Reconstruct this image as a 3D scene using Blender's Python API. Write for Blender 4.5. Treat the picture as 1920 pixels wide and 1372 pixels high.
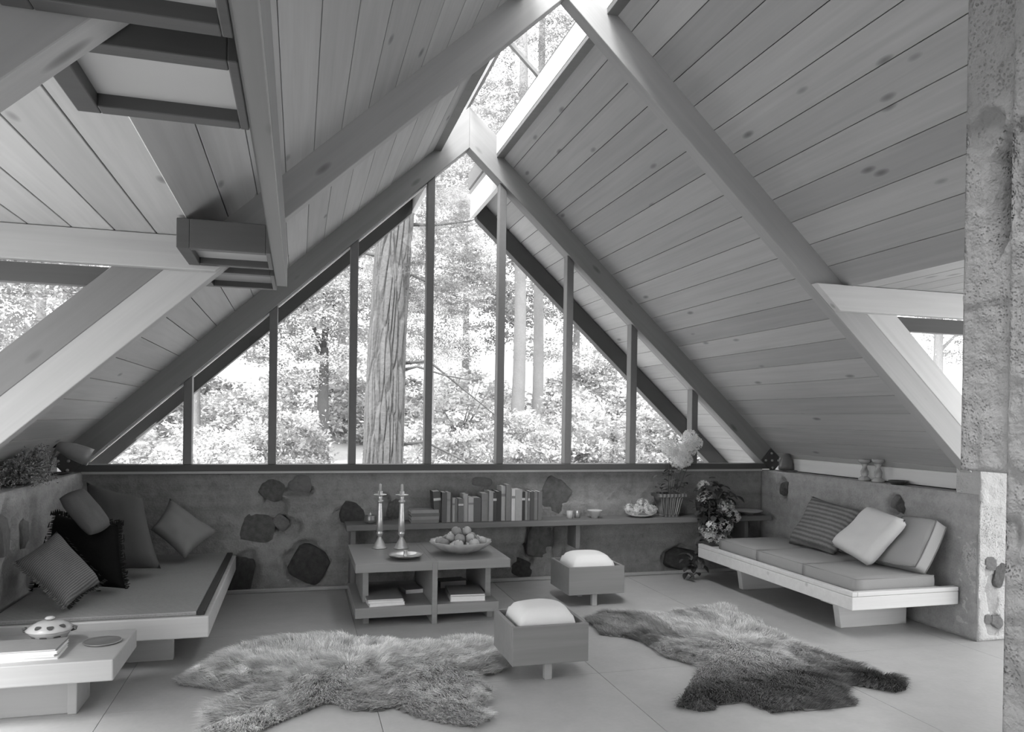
import bpy, bmesh, math, random
from mathutils import Vector, Matrix, noise
for o in list(bpy.data.objects): bpy.data.objects.remove(o)
S = bpy.context.scene
COL = S.collection
R = random.Random(7)
# ------------------------------------------------------------------ camera
cd = bpy.data.cameras.new('camera'); cam = bpy.data.objects.new('camera', cd); COL.objects.link(cam)
cd.sensor_fit = 'HORIZONTAL'; cd.sensor_width = 36.0; cd.lens = 36*1465.47/1920
cd.shift_x = (960-993.72)/1920; cd.shift_y = (792.19-686)/1920
cd.clip_start = .05; cd.clip_end = 300
yaw, pitch, roll = .28805, -.00443, .01487
fw = Vector((math.sin(yaw)*math.cos(pitch), math.cos(yaw)*math.cos(pitch), math.sin(pitch)))
r0 = Vector((math.cos(yaw), -math.sin(yaw), 0)); u0 = r0.cross(fw)
rr = r0*math.cos(roll)+u0*math.sin(roll); uu = u0*math.cos(roll)-r0*math.sin(roll)
cam.matrix_world = Matrix(((rr.x,uu.x,-fw.x,-1.33045),(rr.y,uu.y,-fw.y,-6.45672),(rr.z,uu.z,-fw.z,1.38725),(0,0,0,1)))
S.camera = cam
# ------------------------------------------------------------------ light
W = bpy.data.worlds.new('sky'); S.world = W; W.use_nodes = True
bg = W.node_tree.nodes['Background']; bg.inputs[0].default_value = (1,1,1,1); bg.inputs[1].default_value = 1.0
sd = bpy.data.lights.new('sun', 'SUN'); sd.energy = 2.0; sd.angle = math.radians(25)
sun = bpy.data.objects.new('sun', sd); COL.objects.link(sun)
sun.rotation_euler = Vector((.33,.5,-.8)).to_track_quat('-Z','Y').to_euler()
S.view_settings.view_transform = 'Standard'; S.view_settings.look = 'None'
S.view_settings.gamma = 1; S.view_settings.use_curve_mapping = False
S.view_settings.exposure = 2.2
# ------------------------------------------------------------------ materials
def nm(name):
    m = bpy.data.materials.new(name); m.use_nodes = True
    nt = m.node_tree; b = nt.nodes['Principled BSDF']; return m, nt, b
def N(nt, t, **kw):
    n = nt.nodes.new(t)
    for k, v in kw.items():
        if k[0] == 'i' and k[1:].isdigit(): n.inputs[int(k[1:])].default_value = v
        else: setattr(n, k, v)
    return n
def mth(nt, op, a, b=None, clamp=False):
    n = nt.nodes.new('ShaderNodeMath'); n.operation = op; n.use_clamp = clamp
    for i, v in enumerate((a, b)):
        if v is None: continue
        if isinstance(v, (int, float)): n.inputs[i].default_value = v
        else: nt.links.new(v, n.inputs[i])
    return n.outputs[0]
def coord(nt, scale, rnd=True, kind='Object'):
    tc = N(nt, 'ShaderNodeTexCoord'); out = tc.outputs[kind]
    if rnd:
        oi = N(nt, 'ShaderNodeObjectInfo'); c = N(nt, 'ShaderNodeCombineXYZ')
        for i, f in enumerate((31., 57., 83.)): nt.links.new(mth(nt, 'MULTIPLY', oi.outputs['Random'], f), c.inputs[i])
        a = N(nt, 'ShaderNodeVectorMath', operation='ADD'); nt.links.new(out, a.inputs[0]); nt.links.new(c.outputs[0], a.inputs[1]); out = a.outputs[0]
    mp = N(nt, 'ShaderNodeMapping'); mp.inputs['Scale'].default_value = scale; nt.links.new(out, mp.inputs[0]); return mp.outputs[0]
def nz(nt, vec, scale, detail=3, dist=0.):
    n = N(nt, 'ShaderNodeTexNoise'); n.inputs['Scale'].default_value = scale; n.inputs['Detail'].default_value = detail; n.inputs['Distortion'].default_value = dist
    nt.links.new(vec, n.inputs['Vector']); return n.outputs[0]
def grey(nt, val, b):
    c = N(nt, 'ShaderNodeCombineColor')
    for i in range(3): nt.links.new(val, c.inputs[i])
    nt.links.new(c.outputs[0], b.inputs['Base Color'])
def bump(nt, h, b, s=.3, d=.01):
    n = N(nt, 'ShaderNodeBump'); n.inputs['Strength'].default_value = s; n.inputs['Distance'].default_value = d
    nt.links.new(h, n.inputs['Height']); nt.links.new(n.outputs[0], b.inputs['Normal'])
def plain(name, v, rough=.6, metal=0., spec=.4):
    m, nt, b = nm(name); b.inputs['Base Color'].default_value = (v,v,v,1); b.inputs['Roughness'].default_value = rough
    b.inputs['Metallic'].default_value = metal; b.inputs['Specular IOR Level'].default_value = spec
    h = nz(nt, coord(nt, (1,1,1)), 30, 3)
    grey(nt, mth(nt, 'MULTIPLY', v, mth(nt, 'ADD', .9, mth(nt, 'MULTIPLY', h, .2))), b); return m
def wood(name, v, var=.35, rough=.55, knot=.5, rv=.14, fine=22., spec=.3):
    m, nt, b = nm(name)
    g = nz(nt, coord(nt, (.55,fine*.5,fine*.5)), 2., 4, .6); g2 = nz(nt, coord(nt, (1.,fine*2.2,fine*2.2)), 1.5, 2)
    l = nz(nt, coord(nt, (.8,2.2,2.2)), 1.3, 2)
    s = mth(nt, 'ADD', mth(nt, 'MULTIPLY', g, .55), mth(nt, 'ADD', mth(nt, 'MULTIPLY', g2, .2), mth(nt, 'MULTIPLY', l, .25)))
    s = mth(nt, 'ADD', mth(nt, 'MULTIPLY', mth(nt, 'SUBTRACT', s, .5), var*2.2), 1.)
    oi = N(nt, 'ShaderNodeObjectInfo'); s = mth(nt, 'MULTIPLY', s, mth(nt, 'ADD', 1-rv/2, mth(nt, 'MULTIPLY', oi.outputs['Random'], rv)))
    if knot:
        vo = N(nt, 'ShaderNodeTexVoronoi'); vo.inputs['Scale'].default_value = 1.; nt.links.new(coord(nt, (2.0,6.,6.)), vo.inputs['Vector'])
        k = mth(nt, 'MULTIPLY', vo.outputs['Distance'], 8.5, True); k = mth(nt, 'POWER', k, 2.)
        s = mth(nt, 'MULTIPLY', s, mth(nt, 'ADD', 1-knot, mth(nt, 'MULTIPLY', k, knot)))
    grey(nt, mth(nt, 'MULTIPLY', s, v), b); b.inputs['Roughness'].default_value = rough; b.inputs['Specular IOR Level'].default_value = spec
    bump(nt, g2, b, .08, .004); return m
def concrete(name, v, var=.5, rough=.9, strata=.3, pits=0., sc=1., bs=.5):
    m, nt, b = nm(name)
    big = nz(nt, coord(nt, (sc,sc,sc), False), 1.7, 3); mid = nz(nt, coord(nt, (sc,sc,sc), False), 14, 4); fi = nz(nt, coord(nt, (sc,sc,sc), False), 70, 2)
    st = nz(nt, coord(nt, (.5,.5,13), False), 1., 3)
    s = mth(nt, 'ADD', mth(nt, 'MULTIPLY', big, .45), mth(nt, 'ADD', mth(nt, 'MULTIPLY', mid, .35), mth(nt, 'ADD', mth(nt, 'MULTIPLY', fi, .2), mth(nt, 'MULTIPLY', mth(nt, 'SUBTRACT', st, .5), strata))))
    s = mth(nt, 'ADD', 1., mth(nt, 'MULTIPLY', mth(nt, 'SUBTRACT', s, .5), var*2))
    h = mth(nt, 'ADD', mid, mth(nt, 'MULTIPLY', fi, .5))
    if pits:
        vo = N(nt, 'ShaderNodeTexVoronoi'); vo.inputs['Scale'].default_value = 75; nt.links.new(coord(nt, (1,1,1), False), vo.inputs['Vector'])
        pk = mth(nt, 'MULTIPLY', mth(nt, 'SUBTRACT', 1., mth(nt, 'MULTIPLY', vo.outputs['Distance'], 2.4, True)), mth(nt, 'MULTIPLY', mth(nt, 'SUBTRACT', nz(nt, coord(nt, (1,1,1), False), 5, 3), .42), 6., True))
        h = mth(nt, 'SUBTRACT', h, mth(nt, 'MULTIPLY', pk, pits)); 
    grey(nt, mth(nt, 'MULTIPLY', s, v), b); b.inputs['Roughness'].default_value = rough; b.inputs['Specular IOR Level'].default_value = .25
    bump(nt, h, b, bs, .02); return m
def fabric(name, v, var=.25, stripe=None, sheen=0.):
    m, nt, b = nm(name)
    w = nz(nt, coord(nt, (1,1,1)), 260, 2); l = nz(nt, coord(nt, (1,1,1)), 7, 3)
    s = mth(nt, 'ADD', 1-var/2, mth(nt, 'ADD', mth(nt, 'MULTIPLY', w, var*.6), mth(nt, 'MULTIPLY', l, var*.4)))
    if stripe:
        ax, freq, amt = stripe
        wv = N(nt, 'ShaderNodeTexWave', bands_direction=ax); wv.inputs['Scale'].default_value = freq; wv.inputs['Distortion'].default_value = 1.2; wv.inputs['Detail'].default_value = 2.5; wv.inputs['Detail Scale'].default_value = 6
        nt.links.new(coord(nt, (1,1,1), False), wv.inputs['Vector'])
        s = mth(nt, 'MULTIPLY', s, mth(nt, 'ADD', 1-amt, mth(nt, 'MULTIPLY', wv.outputs['Fac'], amt*1.5)))
    grey(nt, mth(nt, 'MULTIPLY', s, v), b); b.inputs['Roughness'].default_value = .95; b.inputs['Specular IOR Level'].default_value = .1
    b.inputs['Sheen Weight'].default_value = sheen
    bump(nt, w, b, .25, .003); return m
def attrmat(name, v, rough=.8, trans=0., spec=.2, rv=0.):
    m, nt, b = nm(name); a = N(nt, 'ShaderNodeAttribute'); a.attribute_name = 'tone'
    vv = mth(nt, 'MULTIPLY', a.outputs['Fac'], v)
    if rv: vv = mth(nt, 'MULTIPLY', vv, mth(nt, 'ADD', 1-rv/2, mth(nt, 'MULTIPLY', N(nt, 'ShaderNodeObjectInfo').outputs['Random'], rv)))
    grey(nt, vv, b); b.inputs['Roughness'].default_value = rough; b.inputs['Specular IOR Level'].default_value = spec
    if trans:
        t = N(nt, 'ShaderNodeBsdfTranslucent'); c = N(nt, 'ShaderNodeCombineColor')
        for i in range(3): nt.links.new(vv, c.inputs[i])
        nt.links.new(c.outputs[0], t.inputs[0]); mx = N(nt, 'ShaderNodeMixShader'); mx.inputs[0].default_value = trans
        nt.links.new(b.outputs[0], mx.inputs[1]); nt.links.new(t.outputs[0], mx.inputs[2]); nt.links.new(mx.outputs[0], nt.nodes['Material Output'].inputs[0])
    return m
def glassmat():
    m, nt, b = nm('window_glass'); nt.nodes.remove(b)
    t = N(nt, 'ShaderNodeBsdfTransparent'); t.inputs[0].default_value = (.97,.97,.97,1); g = N(nt, 'ShaderNodeBsdfGlossy'); g.inputs['Roughness'].default_value = .02
    f = N(nt, 'ShaderNodeLayerWeight'); fa = mth(nt, 'ADD', .025, mth(nt, 'MULTIPLY', mth(nt, 'POWER', f.outputs['Facing'], 5.), .3)); mx = N(nt, 'ShaderNodeMixShader')
    nt.links.new(fa, mx.inputs[0]); nt.links.new(t.outputs[0], mx.inputs[1]); nt.links.new(g.outputs[0], mx.inputs[2]); nt.links.new(mx.outputs[0], nt.nodes['Material Output'].inputs[0]); return m
def diffuser():
    m, nt, b = nm('diffuser_sheet'); b.inputs['Base Color'].default_value = (.36,.36,.36,1); b.inputs['Roughness'].default_value = .7
    b.inputs['Emission Color'].default_value = (1,1,1,1); b.inputs['Emission Strength'].default_value = .0; return m
M = dict(
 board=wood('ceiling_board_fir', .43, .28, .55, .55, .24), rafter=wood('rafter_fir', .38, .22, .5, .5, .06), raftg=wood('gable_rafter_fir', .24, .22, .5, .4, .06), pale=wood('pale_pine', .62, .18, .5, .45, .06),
 dark=wood('dark_stained_frame', .085, .2, .5, 0, .04), sash=plain('sash_metal', .16, .4), deck=plain('roof_deck', .12, .9), white=plain('white_paint', .8, .5),
 rail=wood('rail_fir', .18, .22, .5, .3, .06), boxw=wood('light_box_fir', .075, .25, .5, .1, .1), diff=diffuser(), glass=glassmat(),
 wallb=concrete('rammed_concrete', .25, .95, .95, .35), walls=concrete('side_wall_concrete', .34, .8, .95, .25), pier=concrete('daylit_concrete', .46, .45, .95, .1, .6, 1., .8),
 chim=concrete('chimney_concrete', .30, .4, .95, .0, 1.1, 1., .7), floor=concrete('polished_slab', .40, .30, .42, 0., 0., .6, .06),
 rock=concrete('field_stone', .23, 1.1, .85, 0., 0., 2.5, .9), rockl=concrete('pale_field_stone', .36, .6, .85, 0., 0., 2.5, .9), rockd=concrete('dark_field_stone', .13, 1.1, .85, 0., 0., 2.5, .9),
 table=wood('table_walnut', .26, .3, .38, .1, .05), bench=wood('bench_pine', .60, .2, .5, .3, .05), shelf=wood('shelf_oak', .17, .3, .5, .1, .05), ott=wood('ottoman_fir', .22, .25, .5, .1, .05),
 lowt=wood('low_table_pine', .37, .15, .45, .1, .04), daybed=wood('daybed_pine', .50, .2, .5, .2, .04),
 cushw=fabric('white_wool', .74, .12), seat=fabric('seat_wool', .30, .2), tatami=fabric('woven_mat', .30, .3, ('Y', 22, .35)), band=plain('mat_binding', .03, .8),
 p1=fabric('striped_weave', .17, .7, ('Y', 27, .42)), p2=fabric('black_wool', .008, .3), p3=fabric('fuzzy_grey', .13, .6), p4=fabric('dark_grey_linen', .10, .35), p5=fabric('mid_grey_linen', .22, .25),
 r1=fabric('patterned_weave', .20, .9, ('Y', 9, .38)), r2=fabric('cream_linen', .62, .15), r3=fabric('grey_linen', .40, .15), fringe=plain('black_fringe', .008, .9),
 silver=plain('worn_silver', .7, .42, .85), pewter=plain('pewter', .42, .28, .95), china=plain('glazed_china', .40, .25), chinad=plain('painted_motif', .07, .3), fruit=attrmat('fruit_skin', .36, .45), cer=plain('stoneware', .5, .4), cerd=plain('dark_stoneware', .06, .5),
 copper=plain('spun_metal_dish', .3, .35, .5), paper=plain('paper', .72, .8), cover=plain('printed_cover', .22, .5), coverl=plain('pale_cover', .6, .5), enamel=plain('enamel_shade', .30, .3), enamd=plain('dark_enamel', .13, .4), cable=plain('black_cable', .02, .6),
 fur=attrmat('fur_strand', 1., .75), pelt=plain('pelt_skin', .2, .95), leaf=attrmat('outdoor_leaf', .40, .7, .4, rv=.7), leafin=attrmat('plant_leaf', .12, .6, .2), petal=attrmat('petal', .95, .7, .45), stem=plain('plant_stem', .1, .8), heather=attrmat('heather', .30, .9),
 bark=concrete('pine_bark', .11, .9, .95, 0., 0., 1.6, .8), barkp=concrete('pale_haze_bark', .24, .4, .95, 0., 0., 1.6, .8), barkd=concrete('dark_bark', .10, .6, .95, 0., 0., 1.6, .8), soil=concrete('dry_ground', .36, .5, .95, 0., 0., .4, .5), basket=fabric('woven_basket', .2, .6, ('X', 9, .6)), steel=plain('steel_plate', .12, .45, .6), bolt=plain('bolt_head', .5, .4, .7))  # paler bark: distance haze put into the trunk colour
# ------------------------------------------------------------------ mesh helpers
class G:
    def __init__(s): s.v, s.f, s.t = [], [], []
    def add(s, v, f, tone=None):
        n = len(s.v); s.v += [tuple(x) for x in v]; s.f += [tuple(i+n for i in q) for q in f]
        if tone is not None: s.t += [tone]*len(v)
        return s
    def box(s, x0,x1,y0,y1,z0,z1):
        return s.add([(x0,y0,z0),(x1,y0,z0),(x1,y1,z0),(x0,y1,z0),(x0,y0,z1),(x1,y0,z1),(x1,y1,z1),(x0,y1,z1)], [(3,2,1,0),(4,5,6,7),(0,1,5,4),(1,2,6,5),(2,3,7,6),(3,0,4,7)])
    def prism(s, poly, y0, y1):   # polygon in XZ (counter-clockwise seen from -Y), extruded in Y
        n = len(poly)
        v = [(x,y0,z) for x,z in poly]+[(x,y1,z) for x,z in poly]
        return s.add(v, [tuple(range(n)), tuple(range(2*n-1,n-1,-1))]+[((i+1)%n,i,n+i,n+(i+1)%n) for i in range(n)])
    def lathe(s, prof, n=24, c=(0,0,0), scal=0., nsc=0):
        v, f = [], []
        for r, z in prof:
            for i in range(n):
                a = 2*math.pi*i/n; q = r*(1+scal*math.cos(nsc*a)) if nsc else r
                v.append((c[0]+q*math.cos(a), c[1]+q*math.sin(a), c[2]+z))
        m = len(prof)
        for j in range(m-1):
            for i in range(n): f.append((j*n+i, j*n+(i+1)%n, (j+1)*n+(i+1)%n, (j+1)*n+i))
        f.append(tuple(range(n-1,-1,-1))); f.append(tuple((m-1)*n+i for i in range(n)))
        return s.add(v, f)
    def tube(s, pts, rad, n=8):
        pts = [Vector(p) for p in pts]; v, f = [], []
        rads = rad if isinstance(rad, (list,tuple)) else [rad]*len(pts)
        for k, p in enumerate(pts):
            d = (pts[min(k+1,len(pts)-1)]-pts[max(k-1,0)]).normalized()
            a = d.orthogonal().normalized() if k == 0 else (a0-d*a0.dot(d)).normalized()
            a0 = a; b = d.cross(a)
            for i in range(n):
                t = 2*math.pi*i/n; v.append(p+(a*math.cos(t)+b*math.sin(t))*rads[k])
        for k in range(len(pts)-1):
            for i in range(n): f.append((k*n+i, k*n+(i+1)%n, (k+1)*n+(i+1)%n, (k+1)*n+i))
        f.append(tuple(range(n-1,-1,-1))); f.append(tuple((len(pts)-1)*n+i for i in range(n)))
        return s.add(v, f)
    def mesh(s, name, mat, smooth=False):
        me = bpy.data.meshes.new(name); me.from_pydata(s.v, [], s.f); me.update()
        if s.t:
            at = me.attributes.new('tone', 'FLOAT', 'POINT'); at.data.foreach_set('value', s.t)
        if smooth: me.polygons.foreach_set('use_smooth', [True]*len(me.polygons))
        me.materials.append(mat); return me
def link(name, me, parent=None, loc=(0,0,0), rot=None, bevel=0., kind=None):
    o = bpy.data.objects.new(name, me); COL.objects.link(o); o.location = loc
    if rot is not None: o.rotation_euler = rot
    if parent: o.parent = parent
    if bevel:
        b = o.modifiers.new('edge', 'BEVEL'); b.width = bevel; b.segments = 2; b.limit_method = 'ANGLE'; b.angle_limit = .7
    if kind: o['kind'] = kind
    return o
def put(name, g, mat, parent=None, bevel=0., smooth=False, kind=None, loc=(0,0,0), rot=None):
    return link(name, g.mesh(name, M[mat] if isinstance(mat, str) else mat, smooth), parent, loc, rot, bevel, kind)
def thing(name, label, cat, loc=(0,0,0), rz=0., group=None):
    o = bpy.data.objects.new(name, None); COL.objects.link(o); o.empty_display_size = .1; o.location = loc; o.rotation_euler = (0,0,rz)
    return tag(o, label, cat, group)
def tag(o, label, cat, group=None, kind=None):
    o['label'] = label; o['category'] = cat
    if group: o['group'] = group
    if kind: o['kind'] = kind
    return o
def struct(o, label, cat): o['kind'] = 'structure'; o['label'] = label; o['category'] = cat; return o
def timber(name, g, mat, parent, ang=0., about='Y', bevel=.004, kind=None):
    # turn the mesh so that its local X runs along the timber; grain follows local X
    me = g.mesh(name, M[mat]); Rm = Matrix.Rotation(ang, 4, about); me.transform(Rm.inverted()); o = link(name, me, parent, bevel=bevel, kind=kind)
    o.matrix_local = Rm; return o
def copytree(o, parent=None):
    c = o.copy(); COL.objects.link(c); c.parent = parent
    for ch in list(o.children): copytree(ch, c)
    return c
HP = math.pi/2
# ------------------------------------------------------------------ roof geometry constants
K = .925; SL = math.atan(K); ZR = 3.85; ZU = 3.63; CX, EX = .25, 3.36
DZ, DX0, DX1 = 2.205, 1.787, 3.5          # dormer ceiling height, start, end
YG, Y2, Y3, Y4 = 0., -2.52, -4.93, -7.34  # camera-side faces of the rafter pairs
TH = .09
# ceiling: the roof deck slabs, boards and rafters hang on it
g = G()
def deck(y0, y1, x1r, x1l=None):
    for s in (1,-1):
        x1 = x1r if s > 0 or not x1l else x1l
        p = [(CX,ZR+.03-K*CX),(x1,ZR+.03-K*x1),(x1,ZR+.19-K*x1),(CX,ZR+.19-K*CX)]
        if s < 0: p = [(-x,z) for x,z in p][::-1]
        g.prism(p, y0, y1)
deck(.062, 1.14, EX); deck(Y2+TH, -.08, EX); deck(Y3+TH, Y2, DX0); deck(Y4+TH, Y3, DX0, 2.44)
for s in (1,-1):
    for y0, y1 in ((Y3+TH,Y2+.03),(Y4+TH,Y3)):
        if s < 0 and y1 == Y3: continue
        g.box(min(s*DX0,s*DX1),max(s*DX0,s*DX1),y0,y1,DZ+.03,DZ+.15)
ceiling = struct(put('ceiling', g, 'deck'), 'steep wooden gable roof of wide boards on exposed rafters', 'ceiling')
def boards(y0, y1, x0, x1, sides=(1,-1)):
    wx = .131; n = max(1, round((x1-x0)/wx)); wx = (x1-x0)/n; w = wx/math.cos(SL)-.004
    gg = G(); L = y1-y0; gg.box(-L/2,L/2,-w/2,w/2,0,.028); me = gg.mesh('ceiling_board', M['board'])
    for s in sides:
        for i in range(n):
            xm = x0+(i+.5)*wx; o = link('ceiling_board', me, ceiling, bevel=.0016)
            T = Matrix.Translation((s*xm, (y0+y1)/2, ZR-K*xm)) @ Matrix.Rotation(s*SL, 4, 'Y') @ Matrix.Rotation(HP, 4, 'Z')
            o.matrix_local = T
def flat(y0, y1, sides=(1,-1)):
    n = 10; wx = (DX1-DX0)/n; gg = G(); L = y1-y0; gg.box(-L/2,L/2,-wx/2+.003,wx/2-.003,0,.028); me = gg.mesh('dormer_board', M['board'])
    for s in sides:
        for i in range(n):
            o = link('dormer_board', me, ceiling, bevel=.0025); o.matrix_local = Matrix.Translation((s*(DX0+(i+.5)*wx),(y0+y1)/2,DZ)) @ Matrix.Rotation(HP,4,'Z')
boards(.06, 1.14, CX, EX); boards(Y2+TH, -.08, CX, EX); boards(Y3+TH, Y2, CX, DX0); boards(Y4+TH, Y3, CX, DX0, (1,)); boards(Y4+TH, Y3, CX, 2.44, (-1,))
flat(Y3+TH, Y2+.02); flat(Y4+TH, Y3, (1,))
def rafter(y0, y1, x0, x1, zt=3.97, cut=None, mat='rafter'):
    for s in (1,-1):
        p = [(x0,ZU-K*x0),(x1,ZU-K*x1)]
        if cut: p = [(x0,ZU-K*x0),((ZU-cut)/K,cut),(x1,cut),(x1,zt-K*x1)]
        else: p.append((x1,zt-K*x1))
        p.append((x0,zt-K*x0))
        if s < 0: p = [(-x,z) for x,z in p][::-1]
        timber('rafter', G().prism(p,y0,y1), mat, ceiling, s*SL)
rafter(-.08, .06, 0, 3.02, cut=1.005, mat='raftg'); rafter(Y2, Y2+TH, 0, 2.75); rafter(Y3, Y3+TH, 0, 3.2); rafter(Y4, Y4+TH, 0, 3.2)
rafter(1.03, 1.139, .315, EX, 3.84, mat='dark')
# roof edge above the second rafters, seen below the dormer headers
for s in (1,-1):
    ex = 2.75
    p = [(1.9,ZR-.01-K*1.9),(ex,ZR-.01-K*ex),(ex,ZR+.19-K*ex),(1.9,ZR+.19-K*1.9)]
    if s < 0: p = [(-x,z) for x,z in p][::-1]
    timber('roof_edge', G().prism(p, Y2-.004, Y2+TH-.002), 'pale' if s>0 else 'rail', ceiling, s*SL)  # shade on the left and light on the right put into wood tone
    for yy in (Y2,):
        p = [((ZU-2.05)/K,2.05),(DX1,2.05),(DX1,DZ-.002),((ZU-DZ)/K,DZ-.002)]
        if s < 0: p = [(-x,z) for x,z in p][::-1]
        timber('header_beam', G().prism(p, yy-.055, yy-.002), 'pale' if s>0 else 'rafter', ceiling, 0)  # stronger light on the right put into this beam's paler wood
    timber('window_head', G().box(min(s*1.95,s*DX1),max(s*1.95,s*DX1),Y2+.02,Y2+.08,1.962,2.05), 'boxw', ceiling, 0)
    for yy in (Y2-.055, Y3-.05, Y4):
        me = G().box(-1.09,1.09,-.045,.045,-.045,.045).mesh('post', M['rafter']); o = link('post', me, ceiling, bevel=.004)
        o.matrix_local = Matrix.Translation((s*(DX1-.05), yy, 1.10)) @ Matrix.Rotation(HP,4,'Y')
# unseen back boarding, added to keep light off the near roof bays
p = [(-2.8,0.002),(2.8,0.002),(2.8,ZU-K*2.8),(0,ZU),(-2.8,ZU-K*2.8)]
timber('back_light_shield', G().prism(p, Y4-.03, Y4-.002), 'rafter', ceiling, 0)
# rail under the left slope that carries the light boxes
gg = G(); yb0, yb1 = -7.3, -1.95
p = [(yb0,2.07),(-2.12,2.07),(yb1,2.105),(yb1,2.27),(yb0,2.27)]
gg.add([(-1.45,y,z) for y,z in p]+[(-1.40,y,z) for y,z in p], [(0,1,2,3,4)[::-1],(5,6,7,8,9)]+[(i,(i+1)%5+0,(i+1)%5+5,i+5)[::-1] for i in range(5)])
timber('light_rail', gg, 'rail', ceiling, HP, 'Z')
# steel shoes with bolts at the rafter feet
for s in (1,-1):
    me = G().box(-.085,.085,-.006,.006,-.075,.075).mesh('steel_shoe', M['steel']); o = link('steel_shoe', me, ceiling, bevel=.003)
    o.matrix_local = Matrix.Translation((s*2.92,-.088,1.035)) @ Matrix.Rotation(s*SL,4,'Y')
    for bx, bz in ((-.05,.045),(-.05,-.045),(0,0),(.05,.045),(.05,-.045)):
        b = link('bolt', G().lathe([(.011,0),(.011,.008),(.006,.011)],10).mesh('bolt', M['bolt'], True), o, (bx,-.006,bz), (HP,0,0))
# ------------------------------------------------------------------ gable window
def empty_struct(name, label, cat):
    o = bpy.data.objects.new(name, None); COL.objects.link(o); o.empty_display_size = .2; return struct(o, label, cat)
w1 = struct(put('window_1', G().box(-2.93,2.93,-.075,.065,.955,1.005), 'dark', bevel=.004), 'tall triangular gable window divided by eight dark mullions', 'window')
put('sill_edge', G().box(-2.85,2.85,-.045,.05,.935,.954), 'pale', w1)
sp = .61
for i in range(8):
    x = (i-3.5)*sp; h = ZU-K*(abs(x)-.03)-1.005-.002
    a, b = x-.03, x+.03
    zt = lambda q: ZU-K*abs(q)-.002
    put('mullion', G().prism([(a,1.006),(b,1.006),(b,zt(b)),(a,zt(a))],-.05,.045), 'sash', w1, .003)
xs = [-(ZU-1.006)/K+.0]+[(i-3.5)*sp for i in range(8)]+[(ZU-1.006)/K]
for i in range(9):
    a = xs[i]+(.03 if i else .02); b = xs[i+1]-(.03 if i < 8 else .02)
    p = [(a,1.006),(b,1.006),(b,ZU-K*abs(b)-.004)]
    if a < 0 < b: p.append((0,ZU-.004))
    p.append((a,ZU-K*abs(a)-.004))
    put('glass_pane', G().prism(p,.012,.018), 'glass', w1)
for s in (1,-1):
    for i in range(4 if s<0 else 0):
        a = .5*sp+i*sp+.035; b = a+sp-.07 if i < 3 else 2.8
        p = [(a,ZU-K*a-.018),(b,ZU-K*b-.018),(b,ZU-K*b-.003),(a,ZU-K*a-.003)]; p = [(-x,z) for x,z in p][::-1]
        put('glazing_bead', G().prism(p,-.03,.01), 'white', w1)
# ridge skylight
w2 = empty_struct('window_2', 'glazed skylight running along the roof ridge between white curbs', 'skylight')
for s in (1,-1):
    a, b = sorted((s*.232, s*.262)); put('curb', G().box(a,b,Y4,.0,ZR-K*CX-.015,4.0-K*CX), 'white', w2, .003)
    a, b = sorted((s*.272, s*.312)); put('curb', G().box(a,b,.061,1.14,3.365,3.72), 'white', w2, .003)
    a, b = sorted((s*.235, s*.30)); put('curb_trim', G().box(a,b,Y4,-.081,ZR-K*CX-.045,ZR-K*CX-.014), 'rail', w2, .003)
    for j in range(6):
        y0 = -.02-1.22*j; p = [(0,4.0),(.31,4.0-K*.31),(.31,4.008-K*.31),(0,4.008)]
        if s < 0: p = [(-x,z) for x,z in p][::-1]
        put('glass_pane', G().prism(p,y0-1.215,y0), 'glass', w2)
        p = [(.0,3.985),(.26,3.985-K*.26),(.26,4.015-K*.26),(0,4.015)]
        if s < 0: p = [(-x,z) for x,z in p][::-1]
        put('glazing_bar', G().prism(p,y0-1.235,y0-1.20), 'rail', w2)
put('ridge_bar', G().box(-.012,.012,Y4,.06,3.985,4.03), 'rail', w2)
# triangular cheek panes beside the dormers
for n, s in ((3,1),(4,-1)):
    wd = empty_struct('window_%d'%n, 'triangular %s dormer cheek window above the sloping rafter' % ('right' if s>0 else 'left'), 'window')
    p = [((4.03-1.962)/K,1.962),(EX,4.03-K*EX),(EX,1.962)]
    if s < 0: p = [(-x,z) for x,z in p][::-1]
    put('glass_pane', G().prism(p,Y2+.045,Y2+.051), 'glass', wd)
    a, b = sorted((s*(EX-.0), s*(EX+.06))); put('window_stile', G().box(a,b,Y2+.02,Y2+.08,.85,1.96), 'boxw', wd)
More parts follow.
